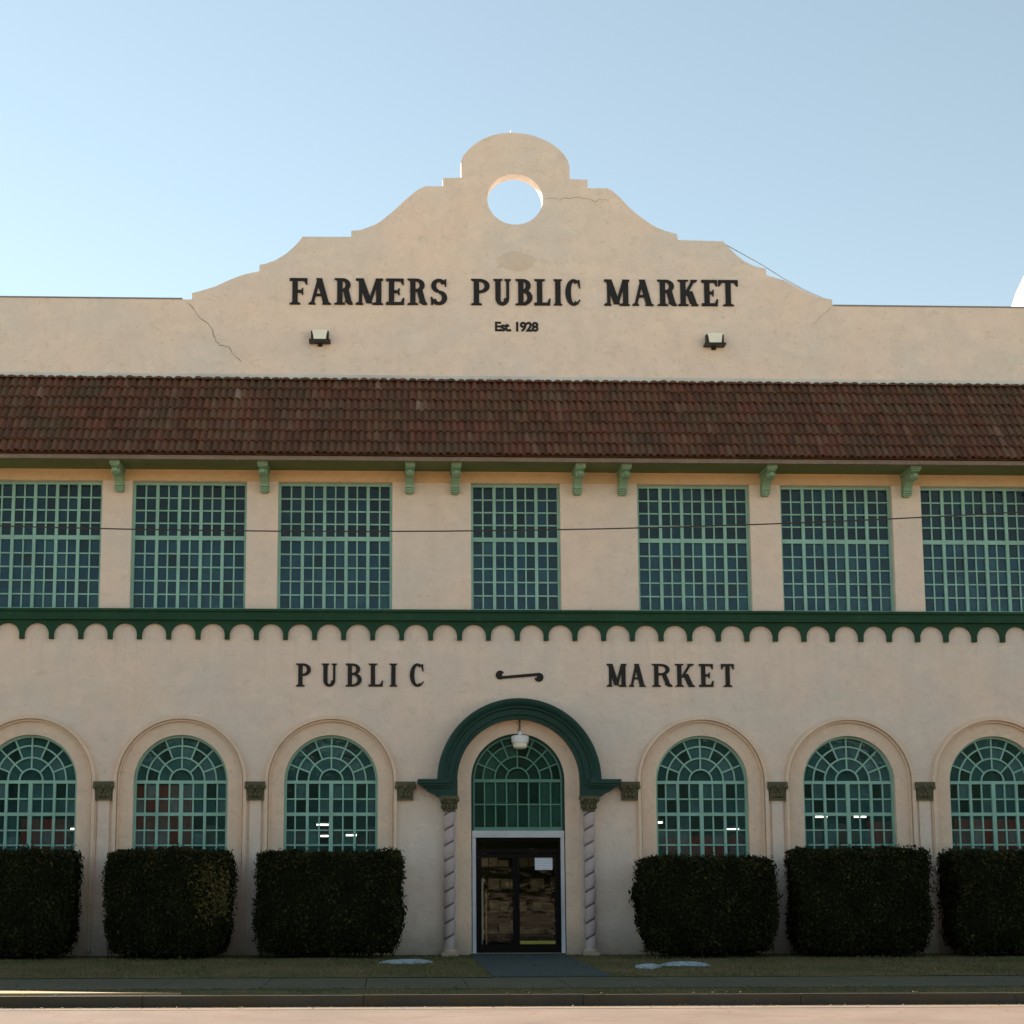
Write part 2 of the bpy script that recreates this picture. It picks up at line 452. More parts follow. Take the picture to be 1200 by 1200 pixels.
def arched_window(r, zs, rows_z, secs, ny0, ny1, fr, thick, thin, fmat, gmat, name, sill, mids, transom):
    """frame around local origin x=0; rows_z list of horizontal thin bars; mids thick verticals"""
    f = MB(); g = MB(); y0, y1 = ny0, ny1
    f.arc(0, zs, r-fr, r-.001, y0-.02, y1, 0, 180, 48)
    f.box(-r+.001, -r+fr, y0-.02, y1, sill, zs); f.box(r-fr, r-.001, y0-.02, y1, sill, zs)
    f.box(-r+fr, r-fr, y0-.02, y1, sill, sill+fr)
    f.box(-r+fr, r-fr, y0-.014, y1-.005, zs-.035, zs+.03)
    for z in transom: f.box(-r+fr, r-fr, y0-.012, y1-.007, z-.035, z+.035)
    for x, tw in mids: f.box(x-tw, x+tw, y0-.017, y1-.009, sill+fr, zs-.035)
    for z in rows_z: f.box(-r+fr, r-fr, y0+.006, y1-.02, z-thin, z+thin)
    xs = secs
    for x in xs: f.box(x-thin, x+thin, y0+.003, y1-.018, sill+fr, zs-.035)
    rr = [r*.245, r*.49, r*.74]
    for q in rr: f.arc(0, zs+.03, q-thin, q+thin, y0, y1-.02, 0, 180, 36)
    def ray(a, ra, rb, w):
        a = math.radians(a); c, s_ = math.cos(a), math.sin(a); nx, nz = -s_*w, c*w; z0 = zs+.02
        f.prism([(ra*c-nx, z0+ra*s_-nz), (rb*c-nx, z0+rb*s_-nz), (rb*c+nx, z0+rb*s_+nz), (ra*c+nx, z0+ra*s_+nz)], y0+.002, y1-.023)
    for a in (45, 90, 135): ray(a, rr[0], rr[1], thin)
    for a in (22, 45, 67.5, 90, 112.5, 135, 158): ray(a, rr[1], r-fr*.6, thin)
    # glass: rectangles below, ring wedges above
    vx = sorted([-r+fr]+[x for x, _ in mids]+list(xs)+[r-fr]); vz = sorted([sill+fr]+list(rows_z)+list(transom)+[zs])
    for i in range(len(vx)-1):
        for j in range(len(vz)-1): panes(g, vx[i], vx[i+1], vz[j], vz[j+1], y1-.03)
    def wedge(a0, a1, q0, q1):
        tx = random.gauss(0, .002); tz = random.gauss(0, .002); n = 4; vs = []; fs = []
        for i in range(n+1):
            a = math.radians(a0+(a1-a0)*i/n)
            for q in (q0, q1):
                x, z = q*math.cos(a), q*math.sin(a); vs.append((x, y1-.03+tx*(x-q*math.cos(math.radians(a0)))+tz*(z-q0*.7), zs+z))
        for i in range(n): fs.append((2*i, 2*i+1, 2*i+3, 2*i+2))
        g.add(vs, fs, random.random())
    A = [0, 22, 45, 67.5, 90, 112.5, 135, 158, 180]
    for q0, q1, aa in ((0, rr[0], [0, 180]), (rr[0], rr[1], [0, 45, 90, 135, 180]), (rr[1], rr[2], A), (rr[2], r-.02, A)):
        for i in range(len(aa)-1): wedge(aa[i], aa[i+1], q0, q1)
    o = f.build(name, fmat, B); g.build('glass', gmat, o, normals=False, att=True)
    return o
th = .0155
aw = arched_window(AR, ASP, [3.20, 2.555, 2.25], [-.74, -.245, .245, .74], .16, .225, .05, .03, th, M['mint'], M['glass_low'], 'arched_window', ASILL, [(-.49, .028), (0, .04), (.49, .028)], [2.885, 1.95])
aw.location = (AC[0], 0, 0)
for c in AC[1:]: copy_tree(aw, B, (c, 0, 0))
# entrance fanlight: darker frame
fan = arched_window(.972, 3.585, [3.09], [-.69, -.46, -.23, 0, .23, .46, .69], .20, .27, .075, .03, .014, M['green_frame'], M['glass_fan'], 'entrance_fanlight', 2.545, [], [])
fan.location = (CX, 0, 0)
m = MB(); m.arc(CX, 3.585, .925, .9735, .155, .1785, 0, 180, 48); m.box(CX-.9735, CX-.925, .155, .1785, 2.545, 3.585); m.box(CX+.925, CX+.9735, .155, .1785, 2.545, 3.585)
m.build('fanlight_casing', M['hood'], B)

# --- pilasters with capitals
def capital_mesh(w0, w1, z0, z1, d):
    c = MB(); H = z1-z0
    c.box(-w1/2, w1/2, -d, 0, z1-H*.2, z1)
    c.box(-w1/2+.02, w1/2-.02, -d+.02, 0, z1-H*.3, z1-H*.2)
    zt = z1-H*.3; zb = z0+H*.14
    a, b = w0/2-.01, w1/2-.03
    vs = [(-a, -d*.6, zb), (a, -d*.6, zb), (a, 0, zb), (-a, 0, zb), (-b, -d+.02, zt), (b, -d+.02, zt), (b, 0, zt), (-b, 0, zt)]
    c.add(vs, [(0,3,2,1),(4,5,6,7),(0,1,5,4),(1,2,6,5),(2,3,7,6),(3,0,4,7)])
    c.box(-w0/2, w0/2, -d*.62, 0, z0, zb)
    for sx in (-1, 1):
        c.blob((sx*(w1/2-.035), -d+.01, zt+.005), .05, .045, .05)       # volutes
        c.blob((sx*w0*.24, -d*.72, zb+H*.14), .045, .035, H*.15)
        c.blob((sx*w0*.12, -d*.84, zb+H*.36), .03, .03, H*.12)
    c.blob((0, -d*.74, zb+H*.16), .045, .035, H*.16)
    c.blob((0, -d+.0, zt), .045, .04, .05)
    return c
cap0 = None
for i, x in enumerate([-11.59, -8.50, -5.405, -2.322, 2.322, 5.405, 8.50, 11.59]):
    if cap0 is None:
        cap0 = capital_mesh(.33, .415, 3.165, 3.545, .135).build('capital', M['cap'], B, smooth=True)
        c = cap0
    else:
        c = cap0.copy(); COL.objects.link(c); c.parent = B
    c.location = (x, -.001, 0)
pil = MB(); pil.box(-.118, .118, -.035, .0, .32, 3.165); pil.box(-.16, .16, -.075, .0, .02, .26); pil.box(-.14, .14, -.055, .0, .26, .32)
p0 = pil.build('pilaster', M['stucco'], B); p0.location = (-11.59, -.001, 0)
for x in (-8.5, -5.405, 5.405, 8.5, 11.59):
    c = p0.copy(); COL.objects.link(c); c.parent = B; c.location = (x, -.001, 0)

# --- belt course with scallops
m = MB()
m.box(XL, XR, -.17, 0, 7.085, 7.135); m.box(XL, XR, -.12, 0, 6.945, 7.085); m.box(XL, XR, -.15, 0, 6.905, 6.945)
m.build('belt_course', M['green'], B)
P = .606; poly = []
nn = 35; x = -nn*P
poly.append((x-.052, 6.904)); 
low = []
for i in range(-nn, nn):
    xa = i*P+.02; a = xa+.05; b = xa+P-.05; r = (b-a)/2; zc = 6.60
    low += [(xa-.05, 6.505), (a, 6.505)]
    low += [(a+r-r*math.cos(PI*j/14), zc+r*math.sin(PI*j/14)*.94) for j in range(15)]
    low += [(b, 6.505)] if False else []
poly = [(low[0][0], 6.9045)]+low+[(nn*P-.03, 6.505), (nn*P-.03, 6.9045)]
plate(poly, [], -.075, -.001).build('scalloped_trim', M['green'], B)

# --- eave: soffit, fascia, brackets, tiled roof
MB().box(XL, XR, -.84, -.001, 10.14, 10.2).build('soffit', M['soffit'], B)
MB().box(XL, XR, -.022, -.0, 9.90, 10.139).build('header_band', M['stucco_bounce_band'], B)
m = MB(); m.box(XL, XR, -.93, -.84, 10.12, 10.205)
m.build('eave_board', M['mortar'], B)
bk = MB(); w = .105
prof = [(0, 10.139), (-.72, 10.139), (-.72, 10.02), (-.66, 10.0), (-.60, 9.985), (-.64, 9.94), (-.62, 9.88), (-.54, 9.845), (-.44, 9.86), (-.36, 9.86), (-.28, 9.80), (-.22, 9.74), (-.20, 9.70), (0, 9.70)]
bk.prism_x(prof, -w*.82, w*.82)
bk.box(-w, w, -.76, -.0, 10.045, 10.1385)
bk.blob((0, -.64, 9.93), .06, .06, .06)
for z, d in ((9.655, .20), (9.60, .175), (9.55, .15)): bk.box(-w*.85, w*.85, -d, 0, z+.002, z+.045)
bk.box(-w*.6, w*.6, -.12, 0, 9.52, 9.55)
bk.v = [(p[0], p[1], 10.139-(10.139-p[2])*.82) for p in bk.v]
b0 = None
for x in (-11.43, -8.364, -5.32, -2.262, -1.297, 1.297, 2.262, 5.32, 8.364, 11.43):
    if b0 is None: b0 = bk.build('eave_bracket', M['mint_bracket'], B); c = b0
    else: c = b0.copy(); COL.objects.link(c); c.parent = B
    c.location = (x+.02, -.0015, 0)

tl = MB(); ya, za = -.97, 10.235; yb, zb = .47, 12.27
L = math.hypot(yb-ya, zb-za); uy, uz = (yb-ya)/L, (zb-za)/L; ny, nz = -uz, uy   # outward normal (-y,+z)
pit = .150; ncol = int((XR-XL)/pit); nrow = 7; cl = L/nrow
for r_ in range(nrow):
    drift = random.uniform(-.02, .02)
    for c_ in range(ncol):
        x = XL+pit*(c_+.5)+drift
        lift = .05+random.gauss(0, .006); s0 = r_*cl-.02+random.gauss(0, .007); s1 = (r_+1)*cl+.03
        a = random.random(); vs = []; n = 6; jt = random.gauss(0, .004)
        for q, (s_, base) in enumerate(((s0, lift), (s1, .0))):
            for j in range(n+1):
                tt = j/n; xx = (tt-.5)*pit*1.04
                if tt < .68: hgt = .042*math.sin(PI*tt/.68)
                else: hgt = -.018*math.sin(PI*(tt-.68)/.32)
                d = base+hgt+.02
                vs.append((x+xx+jt*(1-q), ya+uy*s_+ny*d, za+uz*s_+nz*d))
        fs = [(j, j+1, j+n+2, j+n+1) for j in range(n)]
        # thick lower edge
        b = len(vs)
        for j in range(n+1): 
            p = vs[j]; vs.append((p[0], p[1]-ny*.025-uy*0, p[2]-nz*.025))
        fs += [(j, b+j, b+j+1, j+1) for j in range(n)]
        tl.add(vs, fs, a)
# under-sheet so that no light passes between tiles
tl.add([(XL, ya+.01, za-.015), (XR, ya+.01, za-.015), (XR, yb, zb-.02), (XL, yb, zb-.02)], [(0, 1, 2, 3)], .3)
# top row of cap tiles
for c_ in range(int((XR-XL)/.21)):
    x = XL+.21*(c_+.5); a = random.random(); vs = []
    n = 5; z = 12.30+random.gauss(0, .004)
    for yy in (.30, .46):
        for j in range(n+1):
            t_ = PI*j/n; vs.append((x-.085*math.cos(t_), yy, z-.06+.055*math.sin(t_)+(yy-.30)*.2))
    tl.add(vs, [(j, j+1, j+n+2, j+n+1) for j in range(n)]+[tuple(range(n+1))], a*.5)
tl.build('tiled_roof', M['tile'], B, att=True, normals=False)
MB().box(XL, XR, .455, .499, 12.30, 12.405).build('flashing', M['flash'], B)

# --- parapet with curved gable and round opening
sil = [(-11.8, 14.095), (-6.992, 14.095), (-6.992, 14.24), (-6.763, 14.305), (-6.486, 14.40), (-6.256, 14.515), (-6.025, 14.62), (-5.793, 14.70), (-5.535, 14.755),
 (-5.53, 14.905), (-5.424, 14.92), (-5.191, 15.011), (-4.96, 15.161), (-4.775, 15.336), (-4.66, 15.47), (-4.599, 15.565), (-3.53, 15.572), (-3.525, 15.716), (-3.325, 15.733), (-3.09, 15.825),
 (-2.94, 15.90), (-2.808, 16.002), (-2.573, 16.21), (-2.338, 16.445), (-2.102, 16.657), (-1.913, 16.769), (-1.507, 16.775), (-1.503, 16.965), (-1.10, 16.985), (-1.10, 17.36), (-1.05, 17.50),
 (-.915, 17.665), (-.79, 17.78), (-.64, 17.88), (-.47, 17.965), (-.25, 18.03), (.04, 18.055), (.25, 18.045), (.46, 18.01), (.64, 17.95), (.80, 17.88), (.95, 17.79), (1.08, 17.69), (1.20, 17.56), (1.28, 17.42), (1.315, 17.28),
 (1.32, 16.985), (1.715, 16.97), (1.72, 16.775), (2.171, 16.776), (2.29, 16.70), (2.407, 16.594), (2.64, 16.335), (2.76, 16.22), (2.875, 16.126), (3.109, 15.955), (3.26, 15.87), (3.42, 15.803), (3.69, 15.729),
 (3.71, 15.59), (4.715, 15.572), (4.80, 15.477), (4.976, 15.285), (5.178, 15.116), (5.381, 15.011), (5.648, 14.945), (5.67, 14.8), (5.827, 14.746), (6.073, 14.675), (6.356, 14.52), (6.6, 14.395), (6.803, 14.31), (7.111, 14.25), (7.12, 14.10), (12.6, 14.10)]
full = [(XL, 12.0), (XL, 13.2), (-20.9, 13.2), (-20.6, 13.4), (-20.0, 13.75), (-19.2, 14.02), (-18.6, 14.095)]+sil[1:-1]+[(XR, 14.1), (XR, 12.0)]  # unseen left end lowered so that sunlight reaches the verge
hole = [(.095+.617*math.cos(2*PI*i/56), 16.495+.592*math.sin(2*PI*i/56)) for i in range(56)]
plate(full, [hole], .5, .80).build('parapet', M['stucco_top'], B)
MB().box(-18.5, -7.2, .485, .815, 14.096, 14.125).build('coping', M['coping'], B)
MB().box(7.13, 19.4, .485, .815, 14.101, 14.13).build('coping', M['coping'], B)
MB().tube([(.03, .7, 18.0), (.03, .7, 18.22)], .012, 6).build('finial_rod', M['flash'], B)
MB().tube([(4.75, .7, 15.62), (5.2, .7, 15.36), (5.65, .7, 15.10), (6.1, .7, 14.80), (6.6, .7, 14.52), (7.12, .7, 14.29)], .009, 5).build('stay_wire', M['coping'], B)
# curved wing wall running back from the parapet, lit by the sun on its left face
wp = [(.81, 12.0), (.81, 15.72), (1.5, 15.67), (2.1, 15.50), (2.6, 15.28), (2.9, 15.05), (3.0, 14.8), (3.0, 12.0)]
MB().prism_x(wp, 12.14, 12.5).build('wing_wall', M['stucco_top'], B)

def ribbon(mb, pts, w, y):
    out = []
    for i in range(len(pts)-1):
        a, b = Vector(pts[i]), Vector(pts[i+1]); n = 4
        for j in range(n):
            p = a.lerp(b, j/n); 
            if i or j: p = p+Vector((random.gauss(0, .014), random.gauss(0, .014)))
            out.append(p)
    out.append(Vector(pts[-1])); up_, dn = [], []
    for i, p in enumerate(out):
        d = (out[min(i+1, len(out)-1)]-out[max(i-1, 0)]).normalized(); nrm = Vector((-d.y, d.x)); ww = w*random.uniform(.35, 1.1)
        if i in (0, len(out)-1): ww *= .2
        up_.append((p.x+nrm.x*ww, y, p.y+nrm.y*ww)); dn.append((p.x-nrm.x*ww, y, p.y-nrm.y*ww))
    n = len(out)
    mb.add(up_+dn, [(i, n+i, n+i+1, i+1) for i in range(n-1)])
m = MB()
ribbon(m, [(-7.13, 14.05), (-6.94, 13.87), (-6.80, 13.65), (-6.68, 13.56), (-6.51, 13.41), (-6.46, 13.15), (-6.35, 13.06), (-6.2, 13.05), (-6.04, 12.84), (-5.88, 12.70)], .011, .496)
m.build('stucco_crack', M['crack'], B, normals=False)
m = MB(); ribbon(m, [(.74, 16.53), (1.1, 16.51), (1.5, 16.55), (1.9, 16.49), (2.2, 16.49)], .006, .496); m.build('stucco_crack', M['crack'], B, normals=False)
m = MB(); ribbon(m, [(7.1, 14.07), (6.95, 13.95), (6.8, 13.82), (6.66, 13.62)], .006, .496); m.build('stucco_crack', M['crack'], B, normals=False)
m = MB(); ribbon(m, [(CX+.02, 4.84), (CX+.01, 4.7), (CX+.02, 4.56)], .016, .096); m.build('stucco_crack', M['crack'], B, normals=False)
op = [(.11+(.43+.03*math.sin(5*a)+.02*math.sin(9*a))*math.cos(a), 15.06+(.21+.02*math.sin(4*a+1))*math.sin(a)) for a in [2*PI*i/48 for i in range(48)]]
plate(op, [], .492, .4999).build('oval_plaster_patch', M['patch'], B)

# --- rest of the body: sides, back, floors, roof deck (keeps sun out of the rooms)
m = MB()
m.box(XL, XL+.3, .341, 18, -.2, 12); m.box(XR-.3, XR, .341, 18, -.2, 12); m.box(XL+.3, XR-.3, 17.7, 18, -.2, 12)
m.build('side_and_back_walls', M['stucco'], B)
MB().box(XL+.301, XR-.301, .921, 17.699, 11.6, 11.9).build('roof_deck', M['roofdeck'], B)
MB().box(XL+.301, XR-.301, .341, .92, 11.21, 11.9).build('roof_deck', M['roofdeck'], B)
MB().box(XL+.301, XR-.301, .341, 8, 6.3, 6.8).build('upper_floor', M['room'], B)
MB().box(XL+.301, XR-.301, 5.0, 5.2, 6.801, 11.2).build('upper_room_wall', M['room'], B)
m = MB(); m.box(XL+.301, -1.65, 7.0, 7.2, 0, 6.29); m.box(1.75, XR-.301, 7.0, 7.2, 0, 6.29)
m.build('lower_room_wall', M['roomlow'], B)
MB().box(XL+.301, XR-.301, .341, 9.2, -.1, .0).build('lower_floor', M['warmroom'], B)
m = MB(); m.box(-1.65, -1.55, .36, 9.0, .001, 6.29); m.box(1.65, 1.75, .36, 9.0, .001, 6.29); m.box(-1.65, 1.75, 9.0, 9.2, .001, 6.29)
m.build('lobby_walls', M['warmroom'], B)
MB().box(-1.549, 1.649, .36, 8.99, 2.60, 2.66).build('added_lobby_ceiling', M['warmroom'], B)  # added to keep lobby lamp light away from the fanlight

# --- green entrance hood
hz = 3.57; h = MB()
prof = [(1.27, .0), (1.27, -.18), (1.35, -.19), (1.36, -.235), (1.47, -.25), (1.49, -.30), (1.53, -.31), (1.57, -.37), (1.63, -.40), (1.67, -.40), (1.685, -.36), (1.685, 0)]
h.sweep_arc(CX, hz, prof)
for sx in (-1, 1):
    def q(a, b): 
        x0, x1 = CX+sx*a, CX+sx*b; return (min(x0, x1), max(x0, x1))
    a, b = q(1.27, 1.60); h.box(a, b, -.26, 0, 3.245, hz-.001)
    a, b = q(1.44, 2.09); h.box(a, b, -.40, 0, 3.50, hz+.012)
    a, b = q(1.42, 2.04); h.box(a, b, -.36, 0, 3.45, 3.4995)
    a, b = q(1.40, 1.97); h.box(a, b, -.30, 0, 3.40, 3.4495)
    pts = [(CX+sx*1.28, 3.244), (CX+sx*1.60, 3.20), (CX+sx*1.68, 3.23), (CX+sx*1.76, 3.29), (CX+sx*1.84, 3.32), (CX+sx*1.90, 3.355), (CX+sx*1.92, 3.3995), (CX+sx*1.28, 3.3995)]
    h.prism(pts, -.27, -.0)
h.build('entrance_hood', M['hood'], B, smooth=True)

# twisted columns
def twisted(sx):
    cx = CX+sx*1.44; cy = -.15; n = 40; z0, z1 = .14, 2.93; nzz = 260; vs = []; fs = []; r = .122; p = .315
    mb = MB()
    for i in range(nzz+1):
        z = z0+(z1-z0)*i/nzz
        for j in range(n):
            a = 2*PI*j/n
            ph = ((z/p - (a)/(2*PI)) % 1.0)
            g = math.exp(-((ph-.5)/.08)**2)*1.3; roll = math.cos((ph-.0)*2*PI)*.5+.5
            rr = r*(.93+.07*roll)-.020*g
            vs.append((cx+rr*math.cos(a), cy+rr*math.sin(a), z))
    for i in range(nzz):
        for j in range(n):
            fs.append((i*n+j, i*n+(j+1) % n, (i+1)*n+(j+1) % n, (i+1)*n+j))
    mb.add(vs, fs)
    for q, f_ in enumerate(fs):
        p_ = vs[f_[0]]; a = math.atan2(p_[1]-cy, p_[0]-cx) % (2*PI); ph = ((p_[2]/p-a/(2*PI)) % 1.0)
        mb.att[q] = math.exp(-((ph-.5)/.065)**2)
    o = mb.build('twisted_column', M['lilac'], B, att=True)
    o.data.polygons.foreach_set('use_smooth', [True]*len(o.data.polygons))
    b_ = MB(); b_.box(cx-.17, cx+.17, -.33, 0, .0, .08); b_.lathe(cx, cy, [(.15, .08), (.155, .10), (.145, .125), (.13, .14), (.12, .145)], 24)
    b_.build('column_base', M['stucco_trim'], o)
    c = MB(); c.lathe(cx, cy, [(.12, 2.925), (.135, 2.94), (.13, 2.96), (.115, 2.97), (.125, 3.05), (.16, 3.14), (.19, 3.18)], 20)
    c.box(cx-.19, cx+.19, -.33, -.0, 3.18, 3.243)
    for k_ in range(10):
        a = 2*PI*k_/10; c.blob((cx+.135*math.cos(a), cy+.135*math.sin(a), 3.03), .035, .035, .06, 6)
        c.blob((cx+.155*math.cos(a+.3), cy+.155*math.sin(a+.3), 3.12), .032, .032, .04, 6)
    for dx in (-.16, .16): c.blob((cx+dx, -.31, 3.16), .045, .04, .045)
    c.build('column_capital', M['cap'], o, smooth=True)
twisted(-1); twisted(1)

# --- doorway
D0, D1 = CX-.955, CX+.955
m = MB(); m.box(D0, D1, .11, .30, 2.405, 2.544); m.box(D0, D0+.075, .13, .30, 0.02, 2.404); m.box(D1-.075, D1, .13, .30, .02, 2.404)
m.build('door_surround', M['white'], B)
a, b = D0+.076, D1-.076; y0, y1 = .20, .28
m = MB(); m.box(a, b, y0, y1, 2.335, 2.404); m.box(a, a+.045, y0, y1, .02, 2.334); m.box(b-.045, b, y0, y1, .02, 2.334); m.box(a+.045, b-.045, y0, y1, 2.08, 2.17)
df = m.build('door_frame', M['door_black'], B)
MB().add([(a+.045, .24, 2.17), (b-.045, .24, 2.17), (b-.045, .24, 2.335), (a+.045, .24, 2.335)], [(0, 1, 2, 3)]).build('transom_glass', M['glass_door'], df, normals=False)
for i, (xa, xb) in enumerate(((a+.049, CX-.047), (CX-.043, b-.049))):
    m = MB(); st = .07
    m.box(xa, xa+st, .215, .265, .035, 2.07); m.box(xb-st, xb, .215, .265, .035, 2.07); m.box(xa+st, xb-st, .215, .265, 1.99, 2.07); m.box(xa+st, xb-st, .215, .265, .035, .22)
    lf = m.build('door_leaf', M['door_black'], B)
    MB().add([(xa+st, .24, .22), (xb-st, .24, .22), (xb-st, .243, 1.99), (xa+st, .243, 1.99)], [(0, 1, 2, 3)]).build('glass', M['glass_door'], lf, normals=False)
    hb = MB(); hx = xb-.05 if i == 0 else xa+.05
    hb.tube([(hx, .215, .95), (hx, .16, .95), (hx, .16, 1.25), (hx, .215, 1.25)], .012, 8); hb.build('pull_handle', M['metal_dark'], lf)
    if i == 1:
        MB().box(.37, .735, .228, .236, 1.74, 2.0).build('paper_notice', M['paper'], lf)
        m = MB(); m.box(xa+st, xb-st, .229, .2365, .19+.035, .29); mm = m.build('yellow_strip', M['yellow'], lf)
MB().box(D0-.0, D1+.0, -.05, .34, .0465, .049).build('threshold', M['metal_dark'], B)

# ------------------------------------------------------------------ lettering
def letter(ch, x0, x1, z0, z1, yf, depth, T, Th, name='letter'):
    W = x1-x0; H = z1-z0; mb = MB(); sf = H*.075; k_ = [0]
    def put(pts):
        k_[0] += 1; e = k_[0]*.0004
        mb.prism([(x0+p[0], z0+p[1]) for p in pts], yf-depth-e, yf)
    def bar(a, b, c, d): put([(a, c), (b, c), (b, d), (a, d)])
    def serif(xc, w, top=False):
        h = sf
        if top: put([(xc-w/2, H), (xc+w/2, H), (xc+w/2, H-h*.6), (xc+w*.2, H-h*1.3), (xc-w*.2, H-h*1.3), (xc-w/2, H-h*.6)])
        else: put([(xc-w/2, 0), (xc+w/2, 0), (xc+w/2, h*.6), (xc+w*.2, h*1.3), (xc-w*.2, h*1.3), (xc-w/2, h*.6)])
    def diag(xa, za, xb, zb_, w): put([(xa-w/2, za), (xa+w/2, za), (xb+w/2, zb_), (xb-w/2, zb_)])
    def arc(cx, cz, rx, rz, a0, a1, ti, tz, n=16):
        o = []; inn = []
        for i in range(n+1):
            a = math.radians(a0+(a1-a0)*i/n)
            o.append((cx+rx*math.cos(a), cz+rz*math.sin(a)))
            inn.append((cx+(rx-ti)*math.cos(a), cz+(rz-tz)*math.sin(a)))
        k_[0] += 1; e = k_[0]*.0004; m_ = len(o)
        vs = [(x0+p[0], yf-depth-e, z0+p[1]) for p in o+inn]+[(x0+p[0], yf, z0+p[1]) for p in o+inn]
        fs = []
        for i in range(n):
            fs += [(i, i+1, m_+i+1, m_+i), (2*m_+i, 2*m_+m_+i, 2*m_+m_+i+1, 2*m_+i+1), (i, 2*m_+i, 2*m_+i+1, i+1), (m_+i, m_+i+1, 3*m_+i+1, 3*m_+i)]
        mb.add(vs, fs)
    sw = T*2.0
    if ch == 'I': bar(W/2-T/2, W/2+T/2, 0, H); serif(W/2, W); serif(W/2, W, True)
    elif ch in 'PRB':
        s0 = T*.5; bar(s0, s0+T, 0, H); serif(s0+T/2, sw); serif(s0+T*.4, sw*.9, True)
        mid = H*(.46 if ch == 'P' else .50)
        rz = (H-mid)/2; bx = W*.45; rx = (W*(.97 if ch == 'P' else .90))-bx
        bar(s0, bx, H-Th, H); bar(s0, bx, mid, mid+Th); arc(bx, mid+rz, rx, rz, -90, 90, T*.95, Th)
        if ch == 'R':
            put([(W*.46, mid+Th), (W*.46+T*1.1, mid+Th), (W*.82+T*.5, sf*1.2), (W*.82-T*.6, sf*1.2)])
            put([(W*.82-T*.9, sf*1.6), (W*.82+T*.4, sf*1.8), (W*1.02, sf*.9), (W*1.02, 0), (W*.82, 0)])
        if ch == 'B':
            rz2 = (mid+Th)/2; bx = W*.42; bar(s0, bx, 0, Th); arc(bx, rz2, W-bx, rz2, -90, 90, T, Th)
    elif ch in 'FEL':
        s0 = T*.5; bar(s0, s0+T, 0, H); serif(s0+T/2, sw)
        if ch == 'L': serif(s0+T/2, sw, True)
        else:
            bar(0, W*.96, H-Th, H); put([(W*.96, H), (W*.96, H-H*.24), (W*.90, H-H*.24), (W*.78, H-Th), (W*.78, H)])
            bar(s0, W*.68, H*.5-Th/2, H*.5+Th/2); put([(W*.60, H*.5), (W*.68, H*.37), (W*.74, H*.37), (W*.74, H*.63), (W*.68, H*.63)])
        if ch in 'EL':
            bar(0, W*.96, 0, Th); put([(W*.97, 0), (W*.78, 0), (W*.80, Th), (W*.91, H*.26), (W*1.0, H*.26)])
    elif ch == 'T':
        bar(W/2-T/2, W/2+T/2, 0, H); serif(W/2, sw); bar(0, W, H-Th, H)
        put([(0, H), (0, H*.76), (W*.07, H*.76), (W*.20, H-Th), (W*.20, H)]); put([(W, H), (W, H*.76), (W*.93, H*.76), (W*.80, H-Th), (W*.80, H)])
    elif ch == 'A':
        diag(W*.16, sf*.5, W*.47, H, Th*1.1); diag(W*.80, sf*.5, W*.47, H, T*1.1)
        bar(W*.27, W*.68, H*.32, H*.32+Th*.9); serif(W*.15, W*.32); serif(W*.82, W*.40)
    elif ch == 'M':
        bar(W*.11, W*.11+Th*1.2, 0, H); bar(W*.74, W*.74+T, 0, H)
        diag(W*.50, H*.06, W*.17, H, T*1.15); diag(W*.50, H*.06, W*.80, H, Th*1.2)
        serif(W*.13, W*.28); serif(W*.80, W*.40); bar(0, W*.26, H-Th*.8, H); bar(W*.72, W*1.0, H-Th*.8, H)
    elif ch == 'U':
        s0 = T*.38; bar(s0, s0+T, H*.27, H); bar(W-s0-Th*1.05, W-s0, H*.27, H); cx = W/2; rx = W/2-s0
        arc(cx, H*.27, rx, H*.28, 180, 360, T*.95, Th*1.2); serif(s0+T/2, sw*.85, True); serif(W-s0-Th*.5, sw*.6, True)
    elif ch == 'C':
        arc(W*.54, H*.5, W*.52, H*.51, 55, 305, T*1.05, Th*1.1, 24)
        put([(W*.80, H*.97), (W*.93, H*.98), (W*.97, H*.66), (W*.90, H*.66), (W*.80, H*.86)])
        put([(W*.80, H*.04), (W*.97, H*.20), (W*.93, H*.24), (W*.78, H*.14)])
    elif ch == 'K':
        s0 = T*.5; bar(s0, s0+T, 0, H); serif(s0+T/2, sw); serif(s0+T/2, sw, True)
        diag(W*.36, H*.40, W*.82, H, Th*1.3); put([(W*.42, H*.56), (W*.42+T*1.2, H*.56), (W*.86+T*.4, sf), (W*.86-T*.9, sf)])
        serif(W*.86, W*.36); serif(W*.82, W*.34, True)
    elif ch == 'S':
        arc(W*.50, H*.735, W*.44, H*.265, 20, 270, T*.95, Th*1.1, 18); arc(W*.50, H*.275, W*.48, H*.275, -165, 90, T, Th*1.1, 18)
        put([(W*.83, H*.98), (W*.93, H*.98), (W*.93, H*.70), (W*.86, H*.70), (W*.78, H*.86)])
        put([(W*.06, 0), (W*.16, 0), (W*.22, H*.13), (W*.12, H*.31), (W*.04, H*.31)])
        put([(W*.30, H*.56), (W*.48, H*.47), (W*.70, H*.44), (W*.52, H*.55), (W*.40, H*.62)])
    return mb.build(name, M['black'], B, normals=True)

